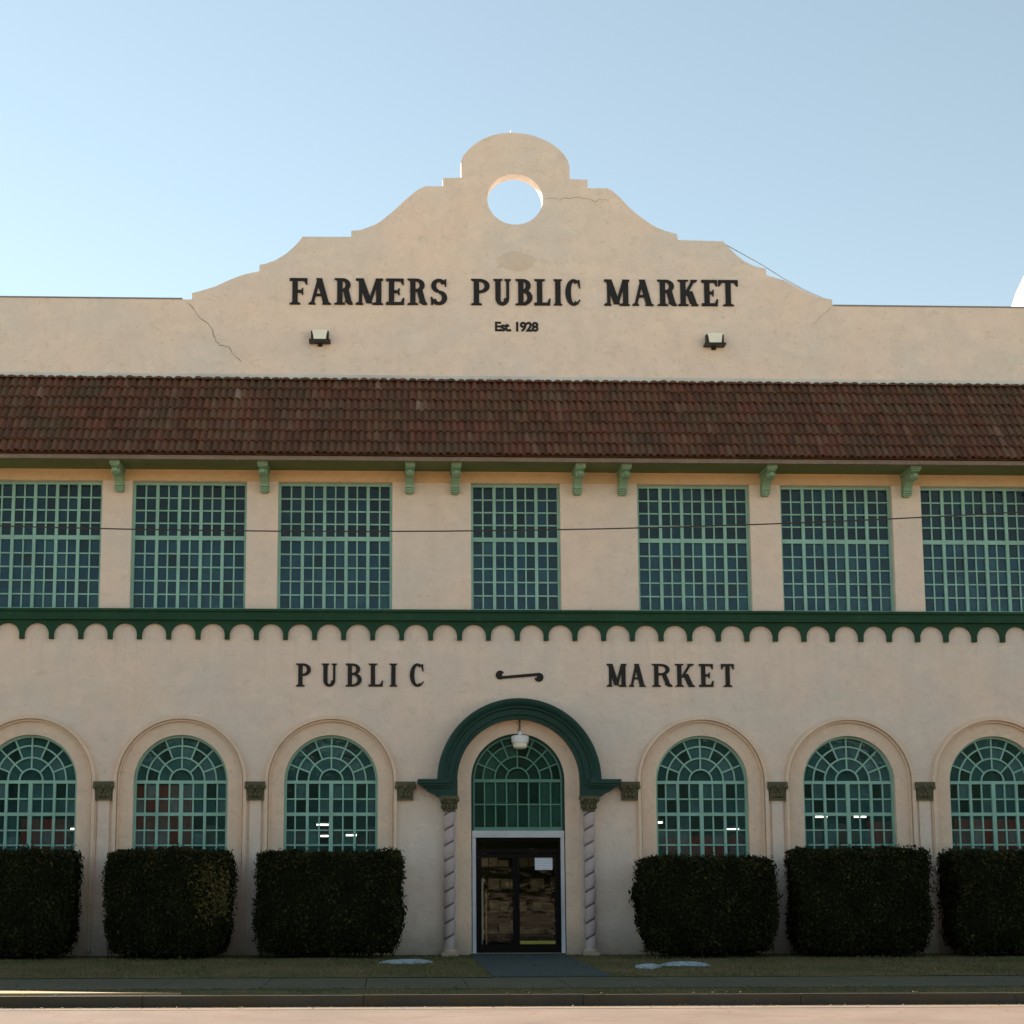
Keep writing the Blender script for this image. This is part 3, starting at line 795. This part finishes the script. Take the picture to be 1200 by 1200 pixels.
top = [('F', -4.865, -4.465), ('A', -4.446, -3.97), ('R', -3.886, -3.494), ('M', -3.419, -2.821), ('E', -2.756, -2.353), ('R', -2.288, -1.866), ('S', -1.791, -1.407),
       ('P', -.891, -.468), ('U', -.402, -.007), ('B', .087, .463), ('L', .501, .859), ('I', .93, 1.115), ('C', 1.179, 1.528),
       ('M', 2.047, 2.605), ('A', 2.67, 3.126), ('R', 3.22, 3.636), ('K', 3.674, 4.11), ('E', 4.205, 4.566), ('T', 4.575, 5.014)]
for ch, a, b in top:
    zz = 14.0+(a+4.8)*.007
    letter(ch, a, b, zz, zz+.60, .499, .03, .118, .062)
low_ = [('P', -4.6, -4.281), ('U', -4.068, -3.749), ('B', -3.571, -3.233), ('L', -3.091, -2.789), ('I', -2.655, -2.495), ('C', -2.237, -1.934),
       ('M', 1.896, 2.309), ('A', 2.363, 2.705), ('R', 2.849, 3.263), ('K', 3.335, 3.732), ('E', 3.84, 4.147), ('T', 4.309, 4.58)]
for ch, a, b in low_:
    zz = 5.525+(a+4.6)*.002
    letter(ch, a, b, zz, zz+.485, -.001, .025, .09, .046)
# Est. 1928
fc = bpy.data.curves.new('est', 'FONT'); fc.body = 'Est. 1928'; fc.size = .29; fc.extrude = .006; fc.offset = .010; fc.space_character = .9
fo = bpy.data.objects.new('est', fc); me = bpy.data.meshes.new_from_object(fo)
xs = [v.co.x for v in me.vertices]; w_ = max(xs)-min(xs); sc = .955/w_
vs = [(-.369+(v.co.x-min(xs))*sc, .492-v.co.z, 13.45+v.co.y) for v in me.vertices]
for lo_, hi_ in ((-9, .06), (.06, 9)):
    keep = [p for p in me.polygons if lo_ < vs[p.vertices[0]][0] <= hi_]
    ids = sorted({i for p in keep for i in p.vertices}); mp_ = {i: n for n, i in enumerate(ids)}
    m = MB(); m.add([vs[i] for i in ids], [tuple(mp_[i] for i in p.vertices) for p in keep]); m.build('date_lettering', M['black'], B)
bpy.data.objects.remove(fo); bpy.data.meshes.remove(me); bpy.data.curves.remove(fc)
# scroll flourish between the words
m = MB(); zc = 5.765
m.add([(-.40, -.026, zc-.075), (.44, -.026, zc-.005), (.47, -.026, zc+.062), (-.32, -.026, zc-.01), (-.40, -.001, zc-.075), (.44, -.001, zc-.005), (.47, -.001, zc+.062), (-.32, -.001, zc-.01)], [(0,1,2,3),(0,4,5,1),(1,5,6,2),(2,6,7,3),(3,7,4,0)])
m.arc(-.345, zc+.015, .045, .093, -.0265, -.001, 30, 330, 26); m.arc(-.345, zc+.015, 0, .046, -.024, -.001, 0, 360, 14)
m.arc(.47, zc-.032, .045, .095, -.0265, -.001, -170, 120, 26); m.arc(.47, zc-.032, 0, .046, -.024, -.001, 0, 360, 14)
m.build('scroll_flourish', M['black'], B)

# ------------------------------------------------------------------ things on the building
def floodlight(x, z, label):
    e = empty('wall_floodlight', (x, .5, z)); tag(e, label, 'lamp', 'floodlights under the gable lettering')
    m = MB(); m.box(-.23, .23, -.24, -.02, -.03, .015); m.box(-.05, .05, -.03, 0, -.08, .05)
    m.build('mounting_tray', M['metal_dark'], e)
    m = MB(); m.prism([(-.19, .02), (-.145, .02), (-.165, .20), (-.195, .215)], -.20, -.06); m.prism([(.145, .02), (.19, .02), (.195, .215), (.165, .20)], -.20, -.06)
    m.box(-.165, .165, -.06, -.03, .02, .2)
    m.build('housing', M['metal_dark'], e)
    m = MB(); m.add([(-.13, -.235, .016), (.13, -.235, .016), (.16, -.215, .235), (-.16, -.215, .235), (-.13, -.06, .016), (.13, -.06, .016), (.16, -.06, .235), (-.16, -.06, .235)], [(0,1,2,3),(0,4,5,1),(1,5,6,2),(2,6,7,3),(3,7,4,0),(4,7,6,5)])
    m.build('lens', M['lampglass'], e)
floodlight(-4.19, 13.13, 'small dark floodlight with pale lens on the parapet under the word FARMERS')
floodlight(4.44, 13.14, 'small dark floodlight with pale lens on the parapet under the word MARKET')
e = empty('entrance_lamp', (.06, -.03, 4.5)); tag(e, 'white lantern hanging under the green arch above the entrance fanlight', 'lamp')
m = MB(); m.lathe(0, 0, [(.02, .1), (.04, .03), (.17, .0), (.185, -.02), (.175, -.14), (.16, -.145)], 20); m.build('lamp_shade', M['lampwhite'], e, smooth=True)
m = MB(); m.lathe(0, 0, [(.155, -.146), (.15, -.19), (.14, -.235), (.11, -.262), (.04, -.275)], 20); m.build('lamp_globe', M['lampglass'], e, smooth=True)
m = MB(); m.tube([(0, .02, .1), (0, .02, .36)], .014, 8); m.build('lamp_rod', M['metal_dark'], e)

# overhead cable and the two poles that carry it
def zc_(x): return 5.845+.0036*(x+3.9)**2
c = MB(); c.tube([(x_*1.0, -13.2, zc_(x_)) for x_ in [-26+i*1.0 for i in range(53)]], .0085, 6)
tag(c.build('overhead_cable', M['rubber']), 'thin black overhead cable sagging across the upper windows', 'cable')
for x_, lb in ((-26, 'brown wooden utility pole at the left end of the cable'), (26, 'brown wooden utility pole at the right end of the cable')):
    e = empty('utility_pole', (x_, -13.2, -.15)); tag(e, lb, 'utility pole', 'utility poles')
    H = zc_(x_)+.5; MB().lathe(0, 0, [(.15, 0), (.14, 2), (.10, H)], 12).build('pole', M['wood'], e, smooth=True)
    MB().box(-.05, .05, -.8, .8, H-.45, H-.33).build('crossarm', M['wood'], e)

# ------------------------------------------------------------------ rooms seen through the glass
def tube_lamp(x, y, z, where, ln=1.1):
    e = empty('ceiling_lamp', (x, y, z)); tag(e, where, 'lamp', 'fluorescent lamps inside the market')
    w_ = .14 if ln > 1 else .12
    MB().box(-w_-.02, w_+.02, -.07, .07, .0, .06).build('lamp_housing', M['lampwhite'], e)
    MB().box(-w_, w_, -.03, .03, -.035, -.001).build('lamp_tube', M['tube'], e)
tl_ = [(-10.05, 5.0, 2.75, 'lit white lamp low in the middle of the leftmost arched window'), (-9.1, 4.2, 3.0, 'lit white lamp at the right edge of the leftmost arched window'),
       (-8.65, 5.4, 2.98, 'lit white lamp at the left edge of the second arched window'), (-5.25, 4.6, 2.84, 'lit white lamp at the left edge of the arched window by the entrance'),
       (-4.25, 5.4, 2.86, 'lit white lamp in the middle of the arched window left of the entrance'), (-4.1, 4.2, 2.56, 'lower lit white lamp in the arched window left of the entrance'),
       (-3.55, 4.3, 2.58, 'lit white lamp at the right of the arched window left of the entrance'),
       (3.75, 5.0, 2.9, 'lit white lamp at the left edge of the arched window right of the entrance'), (5.5, 4.6, 2.72, 'lit white lamp at the right edge of the arched window right of the entrance'),
       (7.85, 5.4, 3.05, 'lit white lamp in the middle of the second arched window from the right'), (8.8, 5.4, 3.05, 'lit white lamp at the right of the second arched window from the right'),
       (10.4, 5.2, 2.9, 'lit white lamp at the left edge of the rightmost arched window')]
for a in tl_: tube_lamp(*a)
def drape(x0, x1, z0, z1, y, lab):
    m = MB(); n = int((x1-x0)/.03); vs = []
    for i in range(n+1):
        x_ = x0+(x1-x0)*i/n; yy = y+.05*math.sin(x_*16)+.02*math.sin(x_*37)
        vs += [(x_, yy, z0), (x_, yy*1.0-.01, z1)]
    m.add(vs, [(2*i, 2*i+2, 2*i+3, 2*i+1) for i in range(n)])
    o = m.build('red_drape', M['red']); sl = o.modifiers.new('thick', 'SOLIDIFY'); sl.thickness = .01
    tag(o, lab, 'curtain', 'red hangings inside the market')
drape(-8.3, -6.75, .05, 3.5, .55, 'dark red hanging behind the left panes of the second arched window')
drape(-10.3, -9.3, .05, 2.8, .6, 'dark red hanging behind the panes of the leftmost arched window')
drape(3.1, 5.2, .05, 2.45, .6, 'dark red hanging low behind the arched window right of the entrance')
drape(7.45, 8.5, .05, 2.75, .55, 'bright red hanging in the right half of the second arched window from right')
drape(9.3, 11.6, .05, 2.8, .55, 'bright red hanging behind the lower panes of the rightmost arched window')

gm = [paint('goods_colour', c_, .7, k(c_, .4), .8, 6) for c_ in ((.45, .06, .04), (.55, .48, .34), (.10, .28, .26), (.30, .18, .10), (.50, .50, .46), (.08, .10, .12))]
for x_, lb in ((-10.04, 'stocked wooden shelf inside the leftmost arched window'), (-6.95, 'stocked wooden shelf inside the second arched window from the left'), (-3.857, 'stocked wooden shelf inside the arched window left of the entrance'),
               (3.857, 'stocked wooden shelf inside the arched window right of the entrance'), (6.95, 'stocked wooden shelf inside the second arched window from the right'), (10.04, 'stocked wooden shelf inside the rightmost arched window')):
    e = empty('stock_shelf', (x_, 1.9, 0)); tag(e, lb, 'shelf', 'stocked shelves behind the arched windows')
    m = MB()
    for z in (.5, 1.2, 1.75, 2.3): m.box(-1.2, 1.2, -.2, .2, z, z+.03)
    for q_ in (-1.2, -.02, 1.17): m.box(q_, q_+.03, -.2, .2, 0, 2.33)
    m.build('shelves', M['tan'], e)
    for z in (1.231, 1.781, 2.331):
        q_ = -1.15
        while q_ < 1.05:
            w_ = random.uniform(.12, .38)
            if random.random() < .75: MB().box(q_, q_+w_*.9, -.17, .1, z, z+random.uniform(.1, .42)).build('goods_box', random.choice(gm), e)
            q_ += w_
e = empty('display_rack', (.1, 3.4, 0)); tag(e, 'dark display rack with beige goods seen through the glass doors', 'rack')
m = MB()
for z in (.3, .8, 1.3, 1.8): m.box(-1.0, 1.2, -.25, .25, z, z+.03)
for x_ in (-1.0, 1.17): m.box(x_, x_+.03, -.25, .25, 0, 2.2)
m.build('shelves', M['metal_dark'], e)
for z in (.331, .831, 1.331, 1.831):
    x_ = -.95
    while x_ < 1.1:
        w_ = random.uniform(.12, .34)
        if random.random() < .7: MB().box(x_, x_+w_*.9, -.2, .1, z, z+random.uniform(.08, .3)).build('goods_box', M['goods'], e)
        x_ += w_
e = empty('stanchion', (-.69, .50, 0)); tag(e, 'white and tan upright post just inside the left glass door', 'post')
m = MB(); m.box(-.045, .0, -.02, .02, .3, 1.5); m.blob((-.01, 0, 1.53), .05, .04, .04); m.box(-.1, .12, -.1, .1, .0, .03); m.box(-.035, -.015, -.015, .015, .03, .3); m.build('white_post', M['lampwhite'], e)
MB().box(.045, .075, -.02, .02, .03, 1.32).build('tan_post', M['tan'], e)
tube_lamp(-.62, 2.6, 2.06, 'lit white lamp at the upper left behind the glass doors', .4)

# ------------------------------------------------------------------ shrubs
def shrub(x0, x1, hgt, yc, dep, label, seed, nleaf=15000, yellow=None):
    rnd = random.Random(seed)
    cx = (x0+x1)/2; hw = (x1-x0)/2-.10; hd = dep/2
    e = empty('trimmed_shrub', (cx, yc, 0)); tag(e, label, 'shrub', 'clipped shrubs along the front wall')
    zb_ = .12; zc = (hgt+zb_)/2; hz_ = (hgt-zb_)/2
    ph = [rnd.uniform(0, 6.28) for _ in range(8)]
    bumps = []
    for _ in range(46):
        z_ = rnd.uniform(-.6, 1); a_ = rnd.uniform(0, 2*PI); q_ = math.sqrt(1-z_*z_); bumps.append((q_*math.cos(a_), q_*math.sin(a_), z_, rnd.uniform(.02, .065), rnd.uniform(.012, .03)))
    def surf(a, t):
        """direction (a azimuth, t elevation) -> rounded box surface point"""
        ct, st = math.cos(t), math.sin(t)
        d = (ct*math.cos(a), ct*math.sin(a), st)
        p = 13
        rr = (abs(d[0])**p+abs(d[1])**p+abs(d[2])**p)**(-1/p)
        x, y, z = d[0]*rr*hw, d[1]*rr*hd, d[2]*rr*hz_
        n = 1+.025*math.sin(3*a+ph[0])*ct+.02*math.sin(5*t+ph[1])+.02*math.sin(7*a+4*t+ph[2])+.018*math.sin(13*a-6*t+ph[3])+.015*math.sin(23*a+9*t+ph[7])
        for bx_, by_, bz_, am_, wd_ in bumps:
            q2 = (d[0]-bx_)**2+(d[1]-by_)**2+(d[2]-bz_)**2
            if q2 < wd_*3: n += am_*math.exp(-q2/wd_)*.8
        x *= n; y *= n; z *= n
        zz = (z+hz_)/(2*hz_)                      # 0 bottom..1 top
        tp = 1-.13*max(0, (.30-zz)/.30)**1.6
        return Vector((x*tp, y*tp, zc+z))
    core = MB(); N, K = 40, 26; vs = []; fs = []
    for i in range(K+1):
        t_ = -PI/2+PI*i/K
        for j in range(N):
            q = surf(2*PI*j/N, t_); vs.append(((q.x)*.985, q.y*.97, zc+(q.z-zc)*.982))
    for i in range(K):
        for j in range(N): fs.append((i*N+j, i*N+(j+1) % N, (i+1)*N+(j+1) % N, (i+1)*N+j))
    core.add(vs, fs, .1)
    # leaf clusters: sampled over the surface by area
    clumps = [(rnd.uniform(0, 2*PI), math.asin(rnd.uniform(-1, 1)), rnd.uniform(.1, .25), rnd.uniform(-.35, .35)) for _ in range(90)]
    for _ in range(nleaf):
        # sample box faces uniformly so that clusters cover evenly
        f_ = rnd.random(); ax, ay, az = hd*hz_, hw*hz_, hw*hd; tot = ax*2+ay*2+az*2; q = f_*tot
        if q < 2*ax: d = Vector(((1 if q < ax else -1)*hw, rnd.uniform(-hd, hd), rnd.uniform(-hz_, hz_)))
        elif q < 2*ax+2*ay: d = Vector((rnd.uniform(-hw, hw), (1 if q < 2*ax+ay*.3 else -1)*hd, rnd.uniform(-hz_, hz_)))
        else: d = Vector((rnd.uniform(-hw, hw), rnd.uniform(-hd, hd), (1 if rnd.random() < .85 else -1)*hz_))
        u = Vector((d.x/hw, d.y/hd, d.z/hz_)).normalized()
        a = math.atan2(u.y, u.x); t_ = math.asin(max(-1, min(1, u.z)))
        c_ = surf(a, t_); nrm = Vector((c_.x/hw, c_.y/hd, (c_.z-zc)/hz_)).normalized()
        out = rnd.gauss(0, .024)+(rnd.random()*.07 if rnd.random() < .05 else 0)
        c_ = c_+nrm*out
        s_ = rnd.uniform(.022, .052)
        ax1 = Vector((rnd.gauss(0, 1), rnd.gauss(0, 1), rnd.gauss(0, 1)+.4)).normalized()
        n2 = (nrm+Vector((rnd.gauss(0, .6), rnd.gauss(0, .6), rnd.gauss(0, .6)+.3))).normalized()
        ax2 = n2.cross(ax1); 
        if ax2.length < .1: continue
        ax2.normalize(); ax1 = ax2.cross(n2)
        tint = .42+rnd.gauss(0, .16)+.12*math.sin(a*9+ph[4])*math.sin(c_.z*5+ph[5])+.05*math.sin(c_.x*11+ph[6])
        if yellow:
            dd = ((c_.x-yellow[0])/yellow[2])**2+((c_.z-yellow[1])/yellow[3])**2
            if rnd.random() < max(0, 1-dd)*1.3: tint += rnd.uniform(.4, .65)
        tint += .16*max(0, (c_.z-hgt*.75)/(hgt*.25))*rnd.random()
        if rnd.random() < .006: tint += .35
        tint = max(0, min(1, tint))
        core.add([c_-ax1*s_, c_+ax2*s_*.45, c_+ax1*s_, c_-ax2*s_*.45], [(0, 1, 2, 3)], tint)
    for _ in range(70):
        a = rnd.uniform(0, 2*PI); t_ = math.asin(rnd.uniform(.1, 1)); c_ = surf(a, t_); nrm = Vector((c_.x/hw, c_.y/hd, (c_.z-zc)/hz_)).normalized()
        d_ = (nrm*.6+Vector((rnd.gauss(0, .3), rnd.gauss(0, .3), .7))).normalized(); ln = rnd.uniform(.05, .16)
        for q_ in range(9):
            pt = c_+d_*ln*(q_/8)+Vector((rnd.gauss(0, .012), rnd.gauss(0, .012), rnd.gauss(0, .01))); s_ = rnd.uniform(.018, .035)
            a1 = (d_+Vector((rnd.gauss(0, .8), rnd.gauss(0, .8), rnd.gauss(0, .5)))).normalized(); a2 = a1.cross(Vector((rnd.gauss(0, 1), rnd.gauss(0, 1), rnd.gauss(0, 1))).normalized())
            if a2.length < .1: continue
            a2.normalize(); core.add([pt-a1*s_, pt+a2*s_*.45, pt+a1*s_, pt-a2*s_*.45], [(0, 1, 2, 3)], min(.85, .55+rnd.random()*.25))
    core.build('foliage', M['leaf'], e, att=True, normals=False)
    st = MB()
    for i in range(9):
        bx = -hw*.93+hw*1.72*(i/8)+rnd.uniform(-.1, .1); by = rnd.uniform(-.35, .25)
        st.tube([(bx*.97, by, -.02), (bx, by+rnd.uniform(-.05, .05), .3), (bx*.92, by*.8, .75)], rnd.uniform(.013, .026), 6)
    st.build('stems', M['bark'], e)
shrub(-11.8, -8.78, 2.08, -.92, 1.25, 'dark clipped shrub at the left edge of the photo, cut off by the frame', 1)
shrub(-8.28, -5.72, 2.09, -.92, 1.25, 'dark clipped shrub with a yellow-green patch of leaves on its upper right', 2, 15000, (.95, 1.35, .55, .75))
shrub(-5.33, -2.36, 2.03, -.92, 1.25, 'wide dark clipped shrub just left of the entrance', 3)
shrub(2.28, 5.08, 1.93, -.92, 1.25, 'lowest dark clipped shrub just right of the entrance', 4)
shrub(5.33, 8.12, 2.09, -.92, 1.25, 'dark clipped shrub under the second arched window from the right', 5)
shrub(8.52, 11.35, 2.06, -.92, 1.25, 'dark clipped shrub at the right edge of the photo, cut off by the frame', 6)

# ------------------------------------------------------------------ ground
def struct(name, mb, mat): 
    o = mb.build(name, mat); o['kind'] = 'structure'; return o
def sheet(x0, x1, y0, y1, z, nx=1, ny=1, amp=0):
    m = MB(); vs = []
    for j in range(ny+1):
        for i in range(nx+1):
            x_, y_ = x0+(x1-x0)*i/nx, y0+(y1-y0)*j/ny
            dz = amp*(math.sin(x_*1.3+1)+math.sin(y_*2.1+x_*.4)+.5*math.sin(x_*3.1-y_)) if 0 < j < ny else 0
            vs.append((x_, y_, z+dz))
    m.add(vs, [(j*(nx+1)+i, j*(nx+1)+i+1, (j+1)*(nx+1)+i+1, (j+1)*(nx+1)+i) for j in range(ny) for i in range(nx)])
    return m
struct('ground', sheet(-900, 900, -900, 900, -.30), M['earth'])
struct('road', sheet(-120, 120, -26, -10.95, -.152), M['road'])
struct('gutter', sheet(-120, 120, -10.95, -10.5, -.148), M['gutter'])
m = MB(); kx = -60
while kx < 60:
    m.box(kx+.004, kx+2.996, -10.5, -10.35, -.25, .0+random.uniform(-.004, .004)); kx += 3
struct('kerb', m, M['kerb'])
struct('lawn', sheet(-60, -1.0, -7.0, 0, .02, 120, 16, .008), M['lawn'])
struct('lawn', sheet(.92, 60, -7.0, 0, .02, 120, 16, .008), M['lawn'])
struct('verge', sheet(-60, 60, -10.35, -9.35, .0, 200, 4, .006), M['lawn'])
m = MB(); kx = -60
while kx < 60:
    m.box(kx+.006, kx+1.494, -9.35, -7.0, -.2, .012+random.uniform(-.003, .003)); kx += 1.5
struct('sidewalk', m, M['walk'])
m = MB(); dp = [(-9.6, -10.35), (-5.5, -10.35), (-5.9, -10.325), (-6.3, -10.28), (-6.6, -10.20), (-7.0, -10.05), (-7.6, -9.90), (-8.6, -9.8), (-9.6, -9.75)]  # pale sheet cut to the sunlit wedge, brightness put into its colour
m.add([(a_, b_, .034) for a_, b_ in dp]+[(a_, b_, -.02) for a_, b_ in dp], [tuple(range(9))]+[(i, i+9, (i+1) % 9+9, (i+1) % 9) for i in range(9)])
struct('sun_patch', m, M['sun_pale'])
m = MB()
for a_, b_ in ((-1.75, -.05), (-3.5, -1.76), (-5.25, -3.51), (-6.99, -5.26)): m.box(-1.0, .92, a_, b_, -.2, .030+random.uniform(-.002, .002))
m.box(-1.0, .92, -.05, .10, -.2, .046)
struct('path', m, M['path'])

m = MB(); vs = []; n = 260; rt = random.Random(5)  # unseen tree belt, added so the glass reflects something dark
for i in range(n+1):
    x_ = -260+520*i/n; hh = 16+2.2*math.sin(x_*.13)+1.6*math.sin(x_*.41+1)+rt.uniform(-.9, .9)
    vs += [(x_, -92+2*math.sin(x_*.3), -.3), (x_, -91+2*math.sin(x_*.3)+rt.uniform(-1, 1), hh*.55), (x_, -95+rt.uniform(-1, 1), hh), (x_, -101, hh*.6), (x_, -103, -.3)]
m.add(vs, [(i*5+k_, i*5+k_+1, i*5+k_+6, i*5+k_+5) for i in range(n) for k_ in range(4)], .5)
o = m.build('unseen_reflection_trees', M['reflection_leaf'], att=True, normals=False); tag(o, 'unseen belt of trees added behind the camera to darken the window reflections', 'trees', kind='stuff')
g = MB(); rg = random.Random(11)
for _ in range(60000):
    x_ = rg.uniform(-11.5, 12.0); y_ = rg.uniform(-10.33, -.1)
    if -9.33 < y_ < -7.02: 
        if rg.random() < .92 or (-8.9 < y_ < -7.4): continue
    if -.98 < x_ < .90 and y_ > -7: 
        if rg.random() < .985: continue
    d_ = math.sin(x_*2.1+math.sin(y_*1.7))*math.sin(y_*2.9+x_*.8)
    if rg.random() > .62+.38*d_: continue
    h_ = rg.uniform(.02, .055)*(1.15 if y_ > -7 else 1); a_ = rg.uniform(0, PI); w_ = rg.uniform(.004, .008)
    dx, dy = math.cos(a_)*w_, math.sin(a_)*w_; lx, ly = rg.gauss(0, .018), rg.gauss(0, .018)
    z_ = .015 if y_ > -7 else -.003
    g.add([(x_-dx, y_-dy, z_), (x_+dx, y_+dy, z_), (x_+lx, y_+ly, z_+h_)], [(0, 1, 2)], max(0, min(1, rg.gauss(.45, .25)+.2*d_)))
o = g.build('grass', M['grass'], att=True, normals=False); tag(o, 'short dull winter grass in front of the building', 'grass', kind='stuff')

g = MB(); rg = random.Random(21)
for _ in range(1500):
    x_ = rg.uniform(-11, 11.5); y_ = rg.choice((rg.uniform(-10.95, -.1), rg.gauss(-10.62, .08), rg.gauss(-.35, .25), rg.gauss(-9.35, .12)))
    if y_ > -.05: continue
    z_ = -.146 if y_ < -10.5 else (.03 if y_ > -7 else .016)
    a_ = rg.uniform(0, PI); w_ = rg.uniform(.012, .035); c_, q_ = math.cos(a_)*w_, math.sin(a_)*w_; h_ = rg.uniform(.003, .022)
    g.add([(x_-c_, y_-q_, z_+.004), (x_+q_*.6, y_-c_*.6, z_+h_), (x_+c_, y_+q_, z_+.006), (x_-q_*.6, y_+c_*.6, z_+h_*.7)], [(0, 1, 2, 3)], rg.random())
t = NT('dry_leaf_litter'); at = t.n('ShaderNodeAttribute'); at.attribute_name = 'rnd'
o = g.build('fallen_leaves', t.fin(t.ramp(at.outputs['Fac'], [(0, (.06, .035, .02)), (.6, (.16, .10, .05)), (1, (.34, .25, .14))]), .9), att=True, normals=False)
tag(o, 'small dry brown leaves scattered over the grass, walk and gutter', 'leaves', kind='stuff')

def snow(x_, y_, rx, ry, label, seed):
    r_ = random.Random(seed); ph = [r_.uniform(0, 6.28) for _ in range(4)]; m = MB(); n = 40; vs = [(0, 0, .05)]; fs = []; rings = 5
    for q in range(1, rings+1):
        for i in range(n):
            a = 2*PI*i/n; s_ = 1+.2*math.sin(2*a+ph[0])+.12*math.sin(3*a+ph[1])+.08*math.sin(7*a+ph[2])
            f_ = q/rings; vs.append((rx*s_*f_*math.cos(a), ry*s_*f_*math.sin(a), .05*(1-f_**2.2)+.008*r_.random()-(.02 if q == rings else 0)))
    for i in range(n): fs.append((0, 1+i, 1+(i+1) % n))
    for q in range(rings-1):
        for i in range(n): fs.append((1+q*n+i, 1+(q+1)*n+i, 1+(q+1)*n+(i+1) % n, 1+q*n+(i+1) % n))
    m.add(vs, fs); o = m.build('snow_patch', M['snow'], smooth=True); o.location = (x_, y_, .03)
    tag(o, label, 'snow', 'pale patches on the lawn')
snow(-2.3, -2.75, .42, .42, 'pale bluish patch of old snow on the lawn left of the path', 1)
snow(1.90, -4.5, .24, .30, 'smaller pale bluish patch of old snow nearest the path on the right', 2)
snow(2.68, -3.8, .38, .40, 'larger pale bluish patch of old snow on the lawn right of the path', 3)

# ------------------------------------------------------------------ light, sky, camera
SD = Vector((-.95, .775, 1.0)).normalized()       # towards the sun
el = math.asin(SD.z); az = math.atan2(SD.x, SD.y)  # from +Y towards +X
W = bpy.data.worlds.new('World'); S.world = W; W.use_nodes = True
nt = W.node_tree; bg = nt.nodes['Background']
sk = nt.nodes.new('ShaderNodeTexSky'); sk.sky_type = 'NISHITA'; sk.sun_disc = False
sk.sun_elevation = el; sk.sun_rotation = az
sk.air_density = 1.0; sk.dust_density = .0; sk.ozone_density = 1.2; sk.altitude = 300
mx = nt.nodes.new('ShaderNodeMix'); mx.data_type = 'RGBA'; mx.blend_type = 'MULTIPLY'; mx.inputs[0].default_value = 1
mx.inputs[7].default_value = (1.05, 1.03, .84, 1)
hs = nt.nodes.new('ShaderNodeHueSaturation'); hs.inputs['Saturation'].default_value = .80
nt.links.new(sk.outputs[0], hs.inputs['Color']); nt.links.new(hs.outputs[0], mx.inputs[6]); nt.links.new(mx.outputs[2], bg.inputs[0]); bg.inputs[1].default_value = .066
ld = bpy.data.lights.new('sun', 'SUN'); ld.energy = 4.6; ld.angle = math.radians(.5); ld.color = (1, .94, .85)
lo = bpy.data.objects.new('sun', ld); COL.objects.link(lo); lo.rotation_euler = SD.to_track_quat('Z', 'Y').to_euler(); lo.location = SD*60

cd = bpy.data.cameras.new('camera'); co = bpy.data.objects.new('camera', cd); COL.objects.link(co)
right = Vector((.99947451, -.03239029, -.00125135)); up = Vector((-.00315202, -.13553924, .99076697)); fw = Vector((.03226084, .99024239, .13557011))
mt = Matrix((right, up, -fw)).transposed().to_4x4(); mt.translation = (-2.671, -32.0, 1.6)
co.matrix_world = mt
cd.sensor_width = 36; cd.sensor_fit = 'HORIZONTAL'; cd.lens = 36*1811.07/1200
cd.shift_x = (600-514.10)/1200; cd.shift_y = (779.69-600)/1200
cd.clip_end = 3000; cd.clip_start = .1
S.camera = co
S.render.resolution_x = 1024; S.render.resolution_y = 1024
S.view_settings.view_transform = 'Standard'; S.view_settings.look = 'None'; S.view_settings.gamma = 1
S.view_settings.exposure = 1.76
